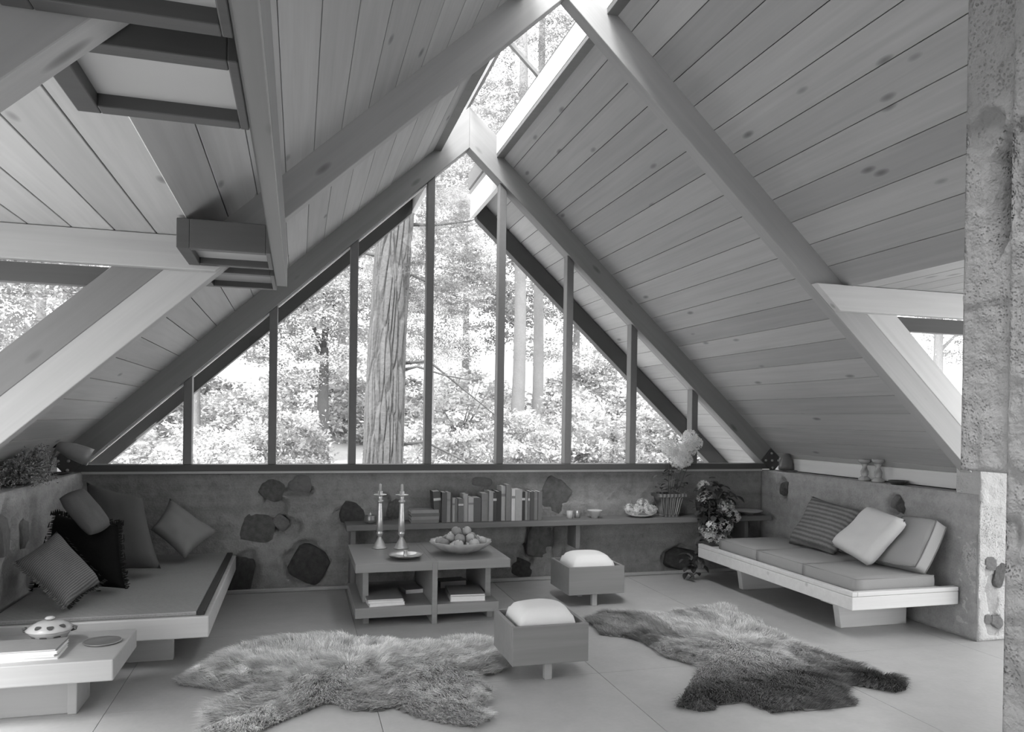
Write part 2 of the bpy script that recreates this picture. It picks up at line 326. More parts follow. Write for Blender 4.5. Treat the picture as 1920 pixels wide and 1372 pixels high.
# ------------------------------------------------------------------ walls with embedded stones
def wallgrid(name, mat, u0,u1,v0,v1, place, holes, thick, res=.016, amp=.008, seed=0.):
    nu, nv = int((u1-u0)/res)+1, int((v1-v0)/res)+1; g = G(); v = []
    for j in range(nv+1):
        for i in range(nu+1):
            a = u0+(u1-u0)*i/nu; b = v0+(v1-v0)*j/nv
            d = amp*noise.noise((a*3.1+seed,b*3.1,seed)) + amp*.6*noise.noise((a*17+seed,b*17,1.)) + amp*.35*noise.noise((a*47,b*47,seed))
            d += amp*.7*(1 if noise.noise((a*.4+seed, round(b/.19)*5.3, 2.))>0 else -1)*.4
            for (hu,hv,ru,rv,dep) in holes:
                q = ((a-hu)/ru)**2+((b-hv)/rv)**2; q += .55*noise.noise((a*9+hu,b*9,3.))
                if q < 1: d -= dep*min(1,(1-q)*3)
            if i in (0,nu) or j in (0,nv): d = -.0
            v.append(place(a,b,d))
    n0 = len(v); f = [(j*(nu+1)+i, j*(nu+1)+i+1, (j+1)*(nu+1)+i+1, (j+1)*(nu+1)+i) for j in range(nv) for i in range(nu)]
    c = [place(u0,v0,-thick),place(u1,v0,-thick),place(u1,v1,-thick),place(u0,v1,-thick)]
    v += c; A, B, C, D = [0],[0],[0],[0]
    bl, br, tr, tl = 0, nu, nv*(nu+1)+nu, nv*(nu+1)
    f.append((n0+3,n0+2,n0+1,n0)); f.append(tuple([n0,n0+1]+list(range(br,bl-1,-1)))); f.append(tuple([n0+2,n0+3]+list(range(tl,tr+1))))
    f.append(tuple([n0+1,n0+2]+[j*(nu+1)+nu for j in range(nv,-1,-1)])); f.append(tuple([n0+3,n0]+[j*(nu+1) for j in range(nv+1)]))
    g.add(v,f); o = put(name, g, mat, smooth=False); o.data.polygons.foreach_set('use_smooth', [i < nu*nv for i in range(len(o.data.polygons))]); return o
def rockmesh(seed, mat, sub=3):
    bm = bmesh.new(); bmesh.ops.create_icosphere(bm, subdivisions=sub, radius=1)
    for v in bm.verts:
        p = v.co.copy(); d = 1+.28*noise.noise(p*1.3+Vector((seed,0,0)))+.13*noise.noise(p*3.5+Vector((0,seed,0)))+.06*noise.noise(p*8)
        v.co = p*d
        v.co.x = max(-.85,min(.8,v.co.x)); v.co.z = max(-.8,min(.85,v.co.z))
        e = .55+.12*noise.noise(p*5+Vector((seed,2,0))); v.co.y = max(-e,min(e,v.co.y))
    me = bpy.data.meshes.new('stone'); bm.to_mesh(me); bm.free(); me.materials.append(M[mat]); return me
def stones(wall, lst, place, nrm):
    for k, (u,v,ru,rv,dep,mt,tilt) in enumerate(lst):
        o = link('stone', rockmesh(k*3.7+u, mt), wall); p = Vector(place(u,v,-dep*.42))
        if nrm == 'y': o.matrix_local = Matrix.Translation(p) @ Matrix.Rotation(tilt,4,'Y') @ Matrix.Diagonal((ru,dep,rv,1))
        else: o.matrix_local = Matrix.Translation(p) @ Matrix.Rotation(tilt,4,'X') @ Matrix.Diagonal((dep,ru,rv,1))
bst = [(-1.31,.85,.11,.08,.05,'rockl',.1),(-1.52,.80,.11,.10,.04,'rock',.4),(-1.62,.50,.15,.13,.04,'rock',.2),(-1.45,.54,.075,.06,.05,'rockl',.7),(-1.23,.20,.17,.17,.07,'rockd',.5),(-1.74,.14,.11,.16,.06,'rockd',.2),
 (-.90,.60,.12,.11,.05,'rockd',.3),(-.56,.63,.07,.10,.05,'rock',.2),(.82,.73,.155,.17,.06,'rock',.5),(.70,.33,.14,.17,.06,'rock',.1),(.53,.10,.12,.09,.05,'rockd',.4),(2.06,.12,.20,.12,.06,'rockd',.2),(.17,.85,.10,.045,.02,'rockl',.1)]
bh = [(-1.33,.79,.13,.05,.05),(-1.50,.62,.10,.15,.05),(-1.40,.50,.11,.10,.05),(-1.25,.22,.19,.19,.05),(-.64,.60,.05,.17,.05),(.86,.33,.07,.20,.05),(.56,.22,.08,.12,.05),(-1.72,.17,.13,.18,.04),(-.95,.58,.12,.09,.03),(.60,.36,.05,.16,.05),(2.05,.12,.22,.14,.04)]
pb = lambda a,b,d: (a,-d,b)
wb = struct(wallgrid('wall_back','wallb',-2.86,2.885,0,.934,pb,bh,.25,.0165,.012,1.), 'low rammed concrete wall with embedded stones under the gable window', 'wall'); stones(wb,bst,pb,'y')
pl = lambda a,b,d: (-2.85+d,-a,b)
wl = struct(wallgrid('wall_left','walls',0.01,2.6,0,.95,pl,[(1.58,.78,.06,.13,.05),(1.45,.70,.05,.1,.05),(1.2,.62,.06,.05,.04)],.29,.03,.012,4.), 'low rough concrete wall with a ledge behind the daybed', 'wall')
stones(wl,[(1.63,.72,.10,.14,.06,'rockl',.3),(1.30,.68,.09,.10,.05,'rockl',.1),(2.1,.4,.14,.12,.05,'rock',.2)],pl,'x')
pr_ = lambda a,b,d: (2.87-d,-a,b)
def prr(a,b,d): return (2.87-d, -2.47+(.01-0)+a, b)
wr = struct(wallgrid('wall_right','walls',0,2.46,0,.945,prr,[(2.10,.80,.07,.10,.05),(.73,.80,.09,.08,.06)],.29,.02,.008,8.), 'low concrete side wall with a ledge behind the bench', 'wall')
stones(wr,[(2.12,.79,.05,.07,.04,'rock',.2),(2.05,.83,.04,.04,.03,'rock',.2),(.72,.82,.05,.06,.05,'rockl',.2),(.66,.78,.06,.04,.05,'rock',.5)],prr,'x')
# pier at the end of the right wall, with its rough camera-side end; daylight put into its paler colour
def pe(a,b,d): return (2.87+a,-2.47-d,b)
wp = struct(wallgrid('wall_right_end','pier',.002,.5,0,1.36,pe,[(.12,.30,.05,.12,.03),(.13,.10,.06,.07,.05)],.19,.014,.014,3.), 'rough end of the right concrete wall, coloured paler for daylight', 'wall')
stones(wp,[(.10,.50,.06,.05,.05,'rockl',.2),(.17,.42,.05,.10,.05,'rock',.2),(.08,.14,.04,.04,.05,'rockl',.2),(.16,.12,.06,.05,.06,'rockl',.4)],pe,'y')
wn = struct(put('wall_light_shield', G().box(2.87,3.15,-7.4,-4.9,0,.945), 'walls', bevel=.01), 'unseen low wall on the right, added to hold back light', 'wall')  # out of view, added to cut light entering from the right
# ledge fascia boards against the roof slope
for s in (1,-1):
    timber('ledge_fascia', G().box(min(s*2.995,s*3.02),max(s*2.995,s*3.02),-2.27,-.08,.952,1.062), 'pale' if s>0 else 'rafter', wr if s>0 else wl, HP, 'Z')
# chimney mass beside the camera
CXF = .9
def wallbox(name, mat, x0,x1,y0,y1,z0,z1, holes, res, amp, seed):
    pc = lambda a,b,d: (x0-d,y1-a,b)
    o = wallgrid(name, mat, 0, y1-y0, z0, z1, pc, holes, x1-x0, res, amp, seed); return o
ch = struct(wallbox('wall_chimney','chim',CXF,2.2,-4.50,-4.257,1.232,4.6,[(.135,2.13,.05,.20,.22),(.07,2.40,.07,.07,.035),(.15,2.32,.03,.06,.06)],.012,.014,5.), 'massive rough porous concrete chimney breast at the right edge', 'wall')
pc2 = struct(wallbox('wall_pillar','chim',CXF-.02,2.2,-5.1,-4.462,0.,4.6,[(.02,2.2,.02,.16,.05),(.0,1.0,.04,.1,.03)],.013,.018,9.), 'rough porous concrete pillar standing nearest the camera', 'wall')
# ------------------------------------------------------------------ floor slabs
fl = struct(put('floor', G().box(-3.6,3.6,-8.6,.2,-.18,-.007), 'floor'), 'pale polished concrete floor cast in large slabs', 'floor')
xsj = [-3.6,-2.17,-.954,.268,1.488,2.708,3.6]; ysj = [-8.6,-7.34,-6.12,-4.9,-3.68,-2.463,-1.24,.2]
for i in range(len(xsj)-1):
    for j in range(len(ysj)-1):
        put('slab', G().box(xsj[i]+.0015,xsj[i+1]-.0015,ysj[j]+.0012,ysj[j+1]-.0012,-.0065,0), 'floor', fl)
put('wall_footing', G().box(-2.84,2.86,-.035,-.002,.001,.03), 'floor', wb, .006)
# ------------------------------------------------------------------ ceiling light boxes
def light_box(y0, y1, label):
    t = thing('ceiling_light', label, 'ceiling light', (-1.82, y0, 2.07), 0, 'square light boxes on the rail'); L = y1-y0; w = .368
    put('frame_side', G().box(0,.05,0,L,0,.122), 'boxw', t, .003); put('frame_side', G().box(w-.02,w,0,L,0,.122), 'boxw', t, .003)
    for a in (0, L-.045): put('frame_end', G().box(.05,w-.02,a,a+.045,0,.122), 'boxw', t, .003)
    put('diffuser', G().box(.05,w-.02,.045,L-.045,.03,.036), 'diff', t); return t
light_box(-5.33,-4.935,'wooden light box nearest the camera on the upper left rail')
light_box(-4.835,-4.46,'wooden light box with bright diffuser in the upper left corner')
light_box(-2.97,-2.58,'wooden light box hanging just before the left header beam')
light_box(-2.425,-1.96,'wooden light box at the far end of the rail behind the rafter')
# ------------------------------------------------------------------ cushions
def pillow_mesh(name, A, B, C, D, th, mat, n=18, sag=.07, pw=.5, tone=None):
    # A,B,C,D corners in order; local axes: X along AB, Y along AD
    A,B,C,D = map(Vector,(A,B,C,D)); cen = (A+B+C+D)/4
    ex = ((B-A)+(C-D)).normalized(); nn = ex.cross((D-A)+(C-B)).normalized(); ey = nn.cross(ex)
    Mx = Matrix((ex,ey,nn)).transposed()
    P = [Mx.transposed()@(q-cen) for q in (A,B,C,D)]
    g = G(); v = []; f = []
    for side in (1,-1):
        for j in range(n+1):
            for i in range(n+1):
                s, t = 2*i/n-1, 2*j/n-1
                ss = s*(1-sag*(1-t*t)); tt = t*(1-sag*(1-s*s))
                p = (P[0]*(1-ss)*(1-tt)+P[1]*(1+ss)*(1-tt)+P[2]*(1+ss)*(1+tt)+P[3]*(1-ss)*(1+tt))/4
                h = ((1-s**4)*(1-t**4))**pw*th/2
                wr = .006*noise.noise((s*3,t*3,side*4.+th*50))+.012*noise.noise((s*1.4,t*1.4,side*9.+th*30))
                p = p+Vector((0,0,side*(h+wr*min(1,h*30))))
                v.append(p)
    m = (n+1)*(n+1)
    for j in range(n):
        for i in range(n):
            a,b,c,d = j*(n+1)+i, j*(n+1)+i+1, (j+1)*(n+1)+i+1, (j+1)*(n+1)+i
            f.append((a,b,c,d)); f.append((m+d,m+c,m+b,m+a))
    for k in range(n):
        for (a,b) in ((k,k+1),((k+1)*(n+1)+n,0),):
            pass
    g.add(v,f)
    me = g.mesh(name, M[mat], True); bm = bmesh.new(); bm.from_mesh(me); bmesh.ops.remove_doubles(bm, verts=bm.verts, dist=.0005); bm.to_mesh(me); bm.free()
    me.polygons.foreach_set('use_smooth',[True]*len(me.polygons))
    return me, Matrix.Translation(cen) @ Mx.to_4x4()
def pillow(name, label, corners, th, mat, group=None, trim=None, **kw):
    me, T = pillow_mesh(name, *corners, th, mat, **kw); o = link(name, me); o.matrix_world = T; tag(o, label, 'cushion', group)
    return o
def fringe(o, side, n, L, mat, seed=0):
    # yarn fringe along one edge of a pillow mesh (local coordinates), side in 'x-','x+','y-','y+'
    rr_ = random.Random(seed); vs = [v.co for v in o.data.vertices]; ax = 0 if side[0]=='x' else 1; sg = 1 if side[1]=='+' else -1
    ot = 1-ax; lo = min(v[ot] for v in vs); hi = max(v[ot] for v in vs); g = G()
    for i in range(n):
        c = lo+(hi-lo)*(i+rr_.random())/n
        near = [v for v in vs if abs(v[ot]-c) < .03]; e = max(near, key=lambda v: sg*v[ax]) if near else None
        if e is None: continue
        p0 = Vector(e); p0[ot] = c; d = Vector((0,0,0)); d[ax] = sg*L*(.7+.5*rr_.random()); d[ot] = L*.5*(rr_.random()-.5); d.z = L*.5*(rr_.random()-.5)
        g.tube([p0-d*.3,p0+d*.5,p0+d+Vector((0,0,-.004))],[.0035,.003,.0015],4)
    put('fringe', g, mat, o, kind='stuff')
# ------------------------------------------------------------------ daybed
t = thing('daybed', 'low wooden daybed with a woven mat along the left wall', 'daybed', (-2.3,-.98,0))
put('platform', G().box(-.53,.52,-.95,.97,.185,.30), 'daybed', t, .006)
put('mat', G().box(-.53,.455,-.925,.96,.301,.322), 'tatami', t, .006)
put('mat_binding', G().box(.456,.496,-.925,.96,.301,.324), 'band', t, .004)
put('plinth', G().box(-.40,.31,-.69,-.65,0,.185), 'daybed', t, .004); put('plinth', G().box(-.40,.31,.55,.59,0,.185), 'daybed', t, .004)
o = pillow('striped_cushion','woven grey cushion with fine stripes and ragged ends, nearest on the daybed',[(-2.80,-1.60,.57),(-2.66,-1.36,.70),(-2.385,-1.55,.43),(-2.50,-1.78,.345)],.13,'p1'); fringe(o,'x-',60,.02,'p1',1); fringe(o,'y+',50,.018,'fringe',2)
o = pillow('black_cushion','black fringed wool cushion behind the striped one on the daybed',[(-2.82,-1.22,.35),(-2.76,-1.0,.76),(-2.38,-1.14,.70),(-2.30,-1.33,.345)],.15,'p2'); fringe(o,'x+',110,.022,'fringe',3); fringe(o,'y+',110,.022,'fringe',4); fringe(o,'y-',60,.02,'fringe',5)
pillow('fuzzy_cushion','small fuzzy grey round-edged cushion on top of the black cushion',[(-2.68,-1.24,.875),(-2.575,-1.16,.925),(-2.41,-1.22,.715),(-2.50,-1.30,.665)],.13,'p3',sag=-.09,pw=.4)
pillow('dark_grey_cushion','large plain dark grey cushion leaning between black and pale grey ones',[(-2.72,-.45,.91),(-2.36,-.50,.80),(-2.18,-.88,.375),(-2.60,-.90,.36)],.20,'p4')
pillow('pointed_grey_cushion','mid grey cushion standing on its corner at the far end of the daybed',[(-2.24,-.13,.76),(-1.89,-.26,.52),(-2.09,-.46,.36),(-2.33,-.36,.56)],.13,'p5',sag=.10)
# ------------------------------------------------------------------ bench with cushions
t = thing('bench', 'long low pale wooden bench along the right wall', 'bench', (2.42,-1.36,0))
put('seat_board', G().box(-.41,.42,-.985,.985,.215,.30), 'bench', t, .005)
put('front_rail', G().box(-.41,-.37,-.985,.985,.301,.33), 'bench', t, .004); put('end_rail', G().box(-.368,.42,-.985,-.94,.301,.33), 'bench', t, .004)
for y in (-.62,.60):
    put('leg', G().prism([(-.20,0),(.34,0),(.34,.214),(-.235,.214)], y, y+.06), 'bench', t, .004)
    put('leg_brace', G().box(-.18,.32,y+.061,y+.25,.13,.214), 'bench', t, .004)
def seat_cushion(y0, y1, label):
    c = ((2.09+2.70)/2,(y0+y1)/2,.355); hx, hy, hz = .305, (y1-y0)/2-.004, .053; n = 14; g = G(); v = []; f = []
    bm = bmesh.new(); bmesh.ops.create_cube(bm, size=2); bmesh.ops.subdivide_edges(bm, edges=bm.edges, cuts=9, use_grid_fill=True)
    for q in bm.verts:
        x,y,z = q.co; k = (1-abs(x)**5)*(1-abs(y)**5)
        q.co = Vector((x*hx*(1-.012*(z*z)), y*hy*(1-.01*z*z), z*hz*(.80+.28*k)+.004*noise.noise((x*2+y0,y*2,z))))
    me = bpy.data.meshes.new('seat_cushion'); bm.to_mesh(me); bm.free(); me.materials.append(M['seat']); me.polygons.foreach_set('use_smooth',[True]*len(me.polygons))
    o = link('seat_cushion', me, None, c); tag(o, label, 'cushion', 'seat cushions on the bench')
    for z in (.80*hz, -.80*hz):
        pts = [(sx*hx*.985,sy*hy*.985,z) for sx,sy in ((-1,-1),(1,-1),(1,1),(-1,1),(-1,-1))]; put('piping', G().tube(pts,.004,6), 'seat', o, smooth=True)
seat_cushion(-2.29,-1.72,'grey flat seat cushion at the near end of the bench'); seat_cushion(-1.72,-1.14,'grey flat seat cushion in the middle of the bench'); seat_cushion(-1.14,-.58,'grey flat seat cushion at the far end of the bench by the flowers')
o = pillow('patterned_cushion','dark woven cushion with horizontal patterned bands on the bench',[(2.50,-.98,.41),(2.47,-1.56,.42),(2.70,-1.62,.745),(2.72,-.98,.79)],.15,'r1'); fringe(o,'x-',70,.02,'r1',8)
pillow('cream_cushion','pale cream cushion propped diagonally in front on the bench',[(2.42,-1.62,.50),(2.38,-2.03,.43),(2.55,-2.19,.755),(2.60,-1.80,.80)],.15,'r2',sag=.02,pw=.4)
def box_cushion(name, label, corners, th, mat, pmat):
    A,B,C,D = map(Vector,corners); cen = (A+B+C+D)/4; ex = ((B-A)+(C-D)).normalized(); nn = ex.cross((D-A)+(C-B)).normalized(); ey = nn.cross(ex); Mx = Matrix((ex,ey,nn)).transposed()
    P = [Mx.transposed()@(q-cen) for q in (A,B,C,D)]
    def at(s,t,z):
        s *= 1-.035*(1-t*t)*(-1); t2 = t*(1+.03*(1-s*s)); r = 1-.05*max(0,abs(s)+abs(t)-1.6)
        p = (P[0]*(1-s)*(1-t2)+P[1]*(1+s)*(1-t2)+P[2]*(1+s)*(1+t2)+P[3]*(1-s)*(1+t2))/4*r
        return p+Vector((0,0,z*th/2*(.62+.5*((1-min(1,abs(s))**4)*(1-min(1,abs(t))**4)))))
    bm = bmesh.new(); bmesh.ops.create_cube(bm, size=2); bmesh.ops.subdivide_edges(bm, edges=bm.edges, cuts=11, use_grid_fill=True)
    for q in bm.verts: q.co = at(*q.co)+Vector((0,0,.006*noise.noise(q.co*2)))
    me = bpy.data.meshes.new(name); bm.to_mesh(me); bm.free(); me.materials.append(M[mat]); me.polygons.foreach_set('use_smooth',[True]*len(me.polygons))
    o = link(name, me); o.matrix_world = Matrix.Translation(cen) @ Mx.to_4x4(); tag(o, label, 'cushion')
    ring = [(-1+.2*i,-1) for i in range(10)]+[(1,-1+.2*i) for i in range(10)]+[(1-.2*i,1) for i in range(10)]+[(-1,1-.2*i) for i in range(11)]
    for z in (1,-1): put('piping', G().tube([at(a,b,z*.98) for a,b in ring],.0045,6), pmat, o, smooth=True)
    return o
box_cushion('piped_cushion','light grey boxed cushion with piping at the near end of the bench',[(2.56,-1.88,.42),(2.60,-2.27,.43),(2.75,-2.29,.74),(2.77,-1.96,.725)],.15,'r3','p5')
# ------------------------------------------------------------------ ottomans
def ottoman(x0,x1,y0,y1,label):
    t = thing('ottoman', label, 'ottoman', ((x0+x1)/2,(y0+y1)/2,0), 0, 'wooden box ottomans'); a, b = (x1-x0)/2, (y1-y0)/2
    put('panel', G().box(-a,a,-b,-b+.022,.095,.30), 'ott', t, .003); put('panel', G().box(-a,a,b-.022,b,.095,.30), 'ott', t, .003)
    put('panel', G().box(-a,-a+.022,-b+.0225,b-.0225,.095,.30), 'ott', t, .003); put('panel', G().box(a-.022,a,-b+.0225,b-.0225,.095,.30), 'ott', t, .003)
    put('bottom_board', G().box(-a+.023,a-.023,-b+.023,b-.023,.10,.125), 'ott', t)
    for sx,sy in ((0,-1),(0,1)): put('leg', G().box(sx*a*.7-.02,sx*a*.7+.02,sy*b*.72-.02,sy*b*.72+.02,0,.099), 'lowt', t, .003)
    bm = bmesh.new(); bmesh.ops.create_cube(bm, size=2); bmesh.ops.subdivide_edges(bm, edges=bm.edges, cuts=11, use_grid_fill=True)
    for q in bm.verts:
        x,y,z = q.co; k = ((1-x**4)*(1-y**4))**.5; r = 1-.07*max(0,z)**2-.05*min(1,(1-abs(z)))*0
        q.co = Vector((x*(a-.048)*r*(1-.05*y*y*max(0,z)), y*(b-.048)*r*(1-.05*x*x*max(0,z)), .24+z*.105*(1 if z<0 else .84+.45*k)+.004*noise.noise((x*2,y*2,x0))))
    me = bpy.data.meshes.new('cushion'); bm.to_mesh(me); bm.free(); me.materials.append(M['cushw']); me.polygons.foreach_set('use_smooth',[True]*len(me.polygons)); link('cushion', me, t)
ottoman(-.245,.178,-2.535,-2.13,'square wooden ottoman with white cushion, nearest, between the two fur rugs')
ottoman(.59,1.03,-1.045,-.61,'square wooden ottoman with white cushion in front of the back wall')
# ------------------------------------------------------------------ coffee table
t = thing('coffee_table', 'dark wooden two-tier coffee table with a central upright', 'table', (-.435,-.83,0))
x0, x1, y0, y1 = -.525, .525, -.41, .42
for a, b in ((x0,-.0182),(.0182,x1)):
    put('top_board', G().box(a,b,y0,y1,.362,.42), 'table', t, .0015)
    put('shelf_board', G().box(a,b if b<0 else b-.08,y0,y1,.062,.13), 'table', t, .004)
put('centre_upright', G().box(-.018,.018,y0-.001,y1,0,.42), 'table', t, .003)
for x in (x0+.06, x1-.10-.04): put('end_panel', G().box(x,x+.04,y0+.16,y1-.02,.1305,.3615), 'table', t, .003)
for x in (x0+.06, x1-.14): put('foot', G().box(x,x+.04,y0+.1,y1-.06,0,.0615), 'table', t, .003)
def candlestick(name, label, loc, h, mat, group, twist=False, flame=True):
    t = thing(name, label, 'candlestick', loc, 0, group)
    if not twist:
        put('foot', G().lathe([(.055,0),(.056,.008),(.046,.014),(.044,.022),(.030,.05),(.016,.075),(.013,.085)],24), mat, t, smooth=True)
        put('column', G().lathe([(.013,.085),(.024,.105),(.026,.115),(.020,.125),(.025,.13),(.022,h*.5),(.017,h*.78),(.015,h*.80),(.025,h*.82),(.025,h*.835),(.013,h*.85),(.017,h*.90),(.014,h*.92)],20), mat, t, smooth=True)
        put('drip_pan', G().lathe([(.012,h*.92),(.046,h*.935),(.047,h*.945),(.016,h*.95),(.016,h),(.012,h)],24), mat, t, smooth=True)
        if flame: put('candle_stub', G().lathe([(.011,h),(.010,h+.05),(.004,h+.055)],12), 'cer', t, smooth=True)
    else:
        put('foot', G().lathe([(.045,0),(.046,.01),(.040,.02),(.03,.03),(.02,.035)],20,(0,0,0),.08,8), mat, t, smooth=True)
        g = G(); n = 40; m = 12; v = []; f = []
        for j in range(n+1):
            z = .035+(h-.07)*j/n; 
            for i in range(m):
                a = 2*math.pi*i/m; r = .022*(1+.35*math.cos(2*(a)-z*75)); v.append((r*math.cos(a),r*math.sin(a),z))
        for j in range(n):
            for i in range(m): f.append((j*m+i,j*m+(i+1)%m,(j+1)*m+(i+1)%m,(j+1)*m+i))
        f += [tuple(range(m-1,-1,-1)), tuple(n*m+i for i in range(m))]; put('column', g.add(v,f), mat, t, smooth=True)
        put('drip_pan', G().lathe([(.02,h-.035),(.045,h-.02),(.047,h),(.02,h-.008),(.01,h-.008)],20,(0,0,0),.08,8), mat, t, smooth=True)
candlestick('candlestick','tall engraved silver candlestick, left of the pair on the coffee table',(-.745,-.62,.42),.42,'silver','silver candlesticks on the coffee table')
candlestick('candlestick','tall engraved silver candlestick, right of the pair on the coffee table',(-.59,-.66,.42),.42,'silver','silver candlesticks on the coffee table')
t = thing('silver_dish', 'shallow silver chamber dish with a short candle socket on the coffee table', 'dish', (-.615,-1.08,.42))
put('dish', G().lathe([(.05,.001),(.06,.004),(.10,.014),(.118,.026),(.122,.030),(.118,.031),(.098,.020),(.05,.010)],40,(0,0,0),.03,9), 'pewter', t, smooth=True)
put('socket', G().lathe([(.016,.011),(.013,.02),(.012,.05),(.015,.055),(.011,.055),(.010,.045)],16), 'silver', t, smooth=True)
t = thing('fruit_bowl', 'scalloped white china bowl holding round fruit on the coffee table', 'bowl', (-.20,-.93,.42))
put('bowl', G().lathe([(.075,.001),(.08,.007),(.12,.016),(.165,.036),(.20,.064),(.222,.088),(.219,.091),(.195,.070),(.155,.044),(.10,.026),(.04,.02)],70,(0,0,0),.03,14), 'china', t, smooth=True)
fr = random.Random(3)
dirs = ['back right','back','back left','left','front left','front','front right','right']
fpos = [(.148*math.cos(a),.145*math.sin(a),.082,'apple at the %s of the outer ring in the fruit bowl'%d) for a, d in zip([math.pi/4*(i+1)+.29*0-.29 for i in range(8)],dirs)]
fpos += [(.078*math.cos(a),.076*math.sin(a),.112,'apple at the %s of the middle layer in the fruit bowl'%d) for a, d in zip([math.pi/3*i+.25 for i in range(6)],['right','back right','back left','left','front left','front right'])]
fpos += [(-.035,-.012,.157,'topmost apple on the left of the heap in the fruit bowl'),(.042,.0,.155,'topmost apple on the right of the heap in the fruit bowl'),(0,0,.095,'apple buried in the middle of the heap in the fruit bowl')]
for i, p in enumerate(fpos):
    r = .035+.005*fr.random(); g = G(); bm = bmesh.new(); bmesh.ops.create_uvsphere(bm, u_segments=18, v_segments=12, radius=r)
    for q in bm.verts:
        d = (q.co.x**2+q.co.y**2)**.5/r; q.co.z = q.co.z*.92-(.25*r*max(0,1-d*2.2) if q.co.z>0 else -.15*r*max(0,1-d*2.5)); q.co *= 1+.05*noise.noise(q.co*30+Vector((i,0,0)))
    bm.verts.index_update(); g.v = [tuple(q.co) for q in bm.verts]; g.f = [tuple(v.index for v in fc.verts) for fc in bm.faces]; tn = .65+.7*fr.random(); g.t = [tn*(1-.25*max(0,noise.noise(Vector(v)*40+Vector((i,1,0))))) for v in g.v]; bm.free()
    o = put('fruit', g, 'fruit', smooth=True, loc=(-.20+p[0],-.93+p[1],.42+p[2]), rot=(fr.uniform(-.6,.6),fr.uniform(-.6,.6),fr.uniform(0,6)))
    tag(o, p[3], 'fruit', 'fruit in the bowl'); put('stalk', G().tube([(0,0,r*.6),(.002,0,r*1.05)],.0018,5), 'stem', o)
def papers(name, label, cat, loc, rz, w, d, hs, mats, group=None):
    for i, (h, mt) in enumerate(zip(hs, mats)):
        z = sum(hs[:i]); t = thing(name, label[i], cat, (loc[0]+R.uniform(-.006,.006),loc[1]+R.uniform(-.006,.006),loc[2]+z), rz+R.uniform(-.06,.06), group)
        put('pages', G().box(-w/2+.002,w/2-.003,-d/2+.002,d/2-.002,.002,h-.002), 'paper', t)
        put('cover', G().box(-w/2,w/2,-d/2,d/2,h-.002,h), mt, t); put('back_cover', G().box(-w/2,w/2,-d/2,d/2,0,.002), mt, t)
        put('spine', G().box(-w/2-.002,-w/2,-d/2,d/2,0,h), mt, t)
papers('magazine',['bottom magazine of the pile on the left half of the table shelf','middle magazine of the pile on the left half of the table shelf','top dark-covered magazine of the pile on the left table shelf'],'magazine',(-.755,-1.06,.13),.06,.235,.29,[.022,.014,.010],['coverl','paper','cover'],'magazines under the coffee table, left')
papers('picture_book',['pale thick picture book at the bottom right of the table shelf','dark-covered book on top of the pale one on the table shelf'],'book',(-.185,-1.04,.13),-.02,.24,.30,[.035,.012],['coverl','cover'],'books under the coffee table, right')
papers('dark_book',['dark flat book lying deep on the left table shelf'],'book',(-.53,-.78,.13),.1,.13,.2,[.03],['cover'])
papers('notebook',['small pale notebook lying deep on the right table shelf'],'book',(-.22,-.68,.13),.05,.2,.14,[.05],['cover'])
# ------------------------------------------------------------------ wall shelf
t = thing('wall_shelf', 'long dark wooden shelf fixed along the rammed concrete wall', 'shelf', (0,0,.5))
timber('shelf_board', G().box(-.965,2.80,-.285,-.012,.001,.045), 'shelf', t, 0); 
put('shadow_panel', G().box(-.93,-.89,-.25,-.03,-.47,0), 'shelf', t, .003)  # panel added where a dark shadow lies under the shelf's left end
for x in (.93, 2.55): put('bracket', G().prism([(x,-.20),(x+.04,-.20),(x+.04,0),(x,0)],-.24,-.03), 'shelf', t, .003)
SZ = .5455
bk = [(810,824,920,.10,.07),(824.5,833.6,921,.12,0),(833.6,841,921,.28,0),(841,844,922,.09,0),(844,849,932,.42,0),(849,854,933,.2,0),(854,864,933,.16,0),(864,873,925,.38,0),(873,883,931,.42,0),(883,897,932,.12,0),(898,911,924,.24,0),(911,919,920,.36,0),(919,926,922,.07,0),(926,935,921,.06,0),(935,943,911,.42,0),(943,953,908,.22,0),(953,960,916,.62,0),(960,973,917,.38,0),(973,980,922,.05,0),(980,985,922,.26,0),(985,989,923,.16,0),(989,997,922,.09,0),(997,1004,922,.2,0),(1004,1012,922,.16,0)]
ordn = ['first','second','third','fourth','fifth','sixth','seventh','eighth','ninth','tenth','eleventh','twelfth','thirteenth','fourteenth','fifteenth','sixteenth','seventeenth','eighteenth','nineteenth','twentieth','twenty-first','twenty-second','twenty-third','last']
for i, (a,b,ty,v,tl) in enumerate(bk):
    f = lambda q: -.272+(q-812)*.00449+(q-812)**2*2.0e-7
    xa, xb = f(a), f(b); w = xb-xa-.0015; h = (977-ty)*.00433; dp = .15+.04*R.random(); yb = -.235+R.uniform(0,.03)
    m = plain('book_cloth_%d'%i, v, .7)
    t = thing('book', '%s %s book from the left in the upright row on the wall shelf' % (ordn[i], 'pale' if v>.35 else ('dark' if v<.14 else 'grey')), 'book', ((xa+xb)/2,yb,SZ), 0, 'upright books on the wall shelf')
    if tl: t.rotation_euler = (0,-tl,0); t.location.x += .012; t.location.z += .003
    put('spine', G().box(-w/2,w/2,-.003,0,0,h), m, t, .0012); put('cover', G().box(-w/2,-w/2+.0025,0.0002,dp,0,h), m, t); put('cover', G().box(w/2-.0025,w/2,.0002,dp,0,h), m, t)
    put('pages', G().box(-w/2+.0027,w/2-.0027,.0004,dp-.004,.003,h-.004), 'paper', t)
    if i % 2 == 0: put('title_band', G().box(-w/2+.001,w/2-.001,-.0037,-.003,h*.7,h*.78), 'coverl' if v<.2 else 'cover', t)
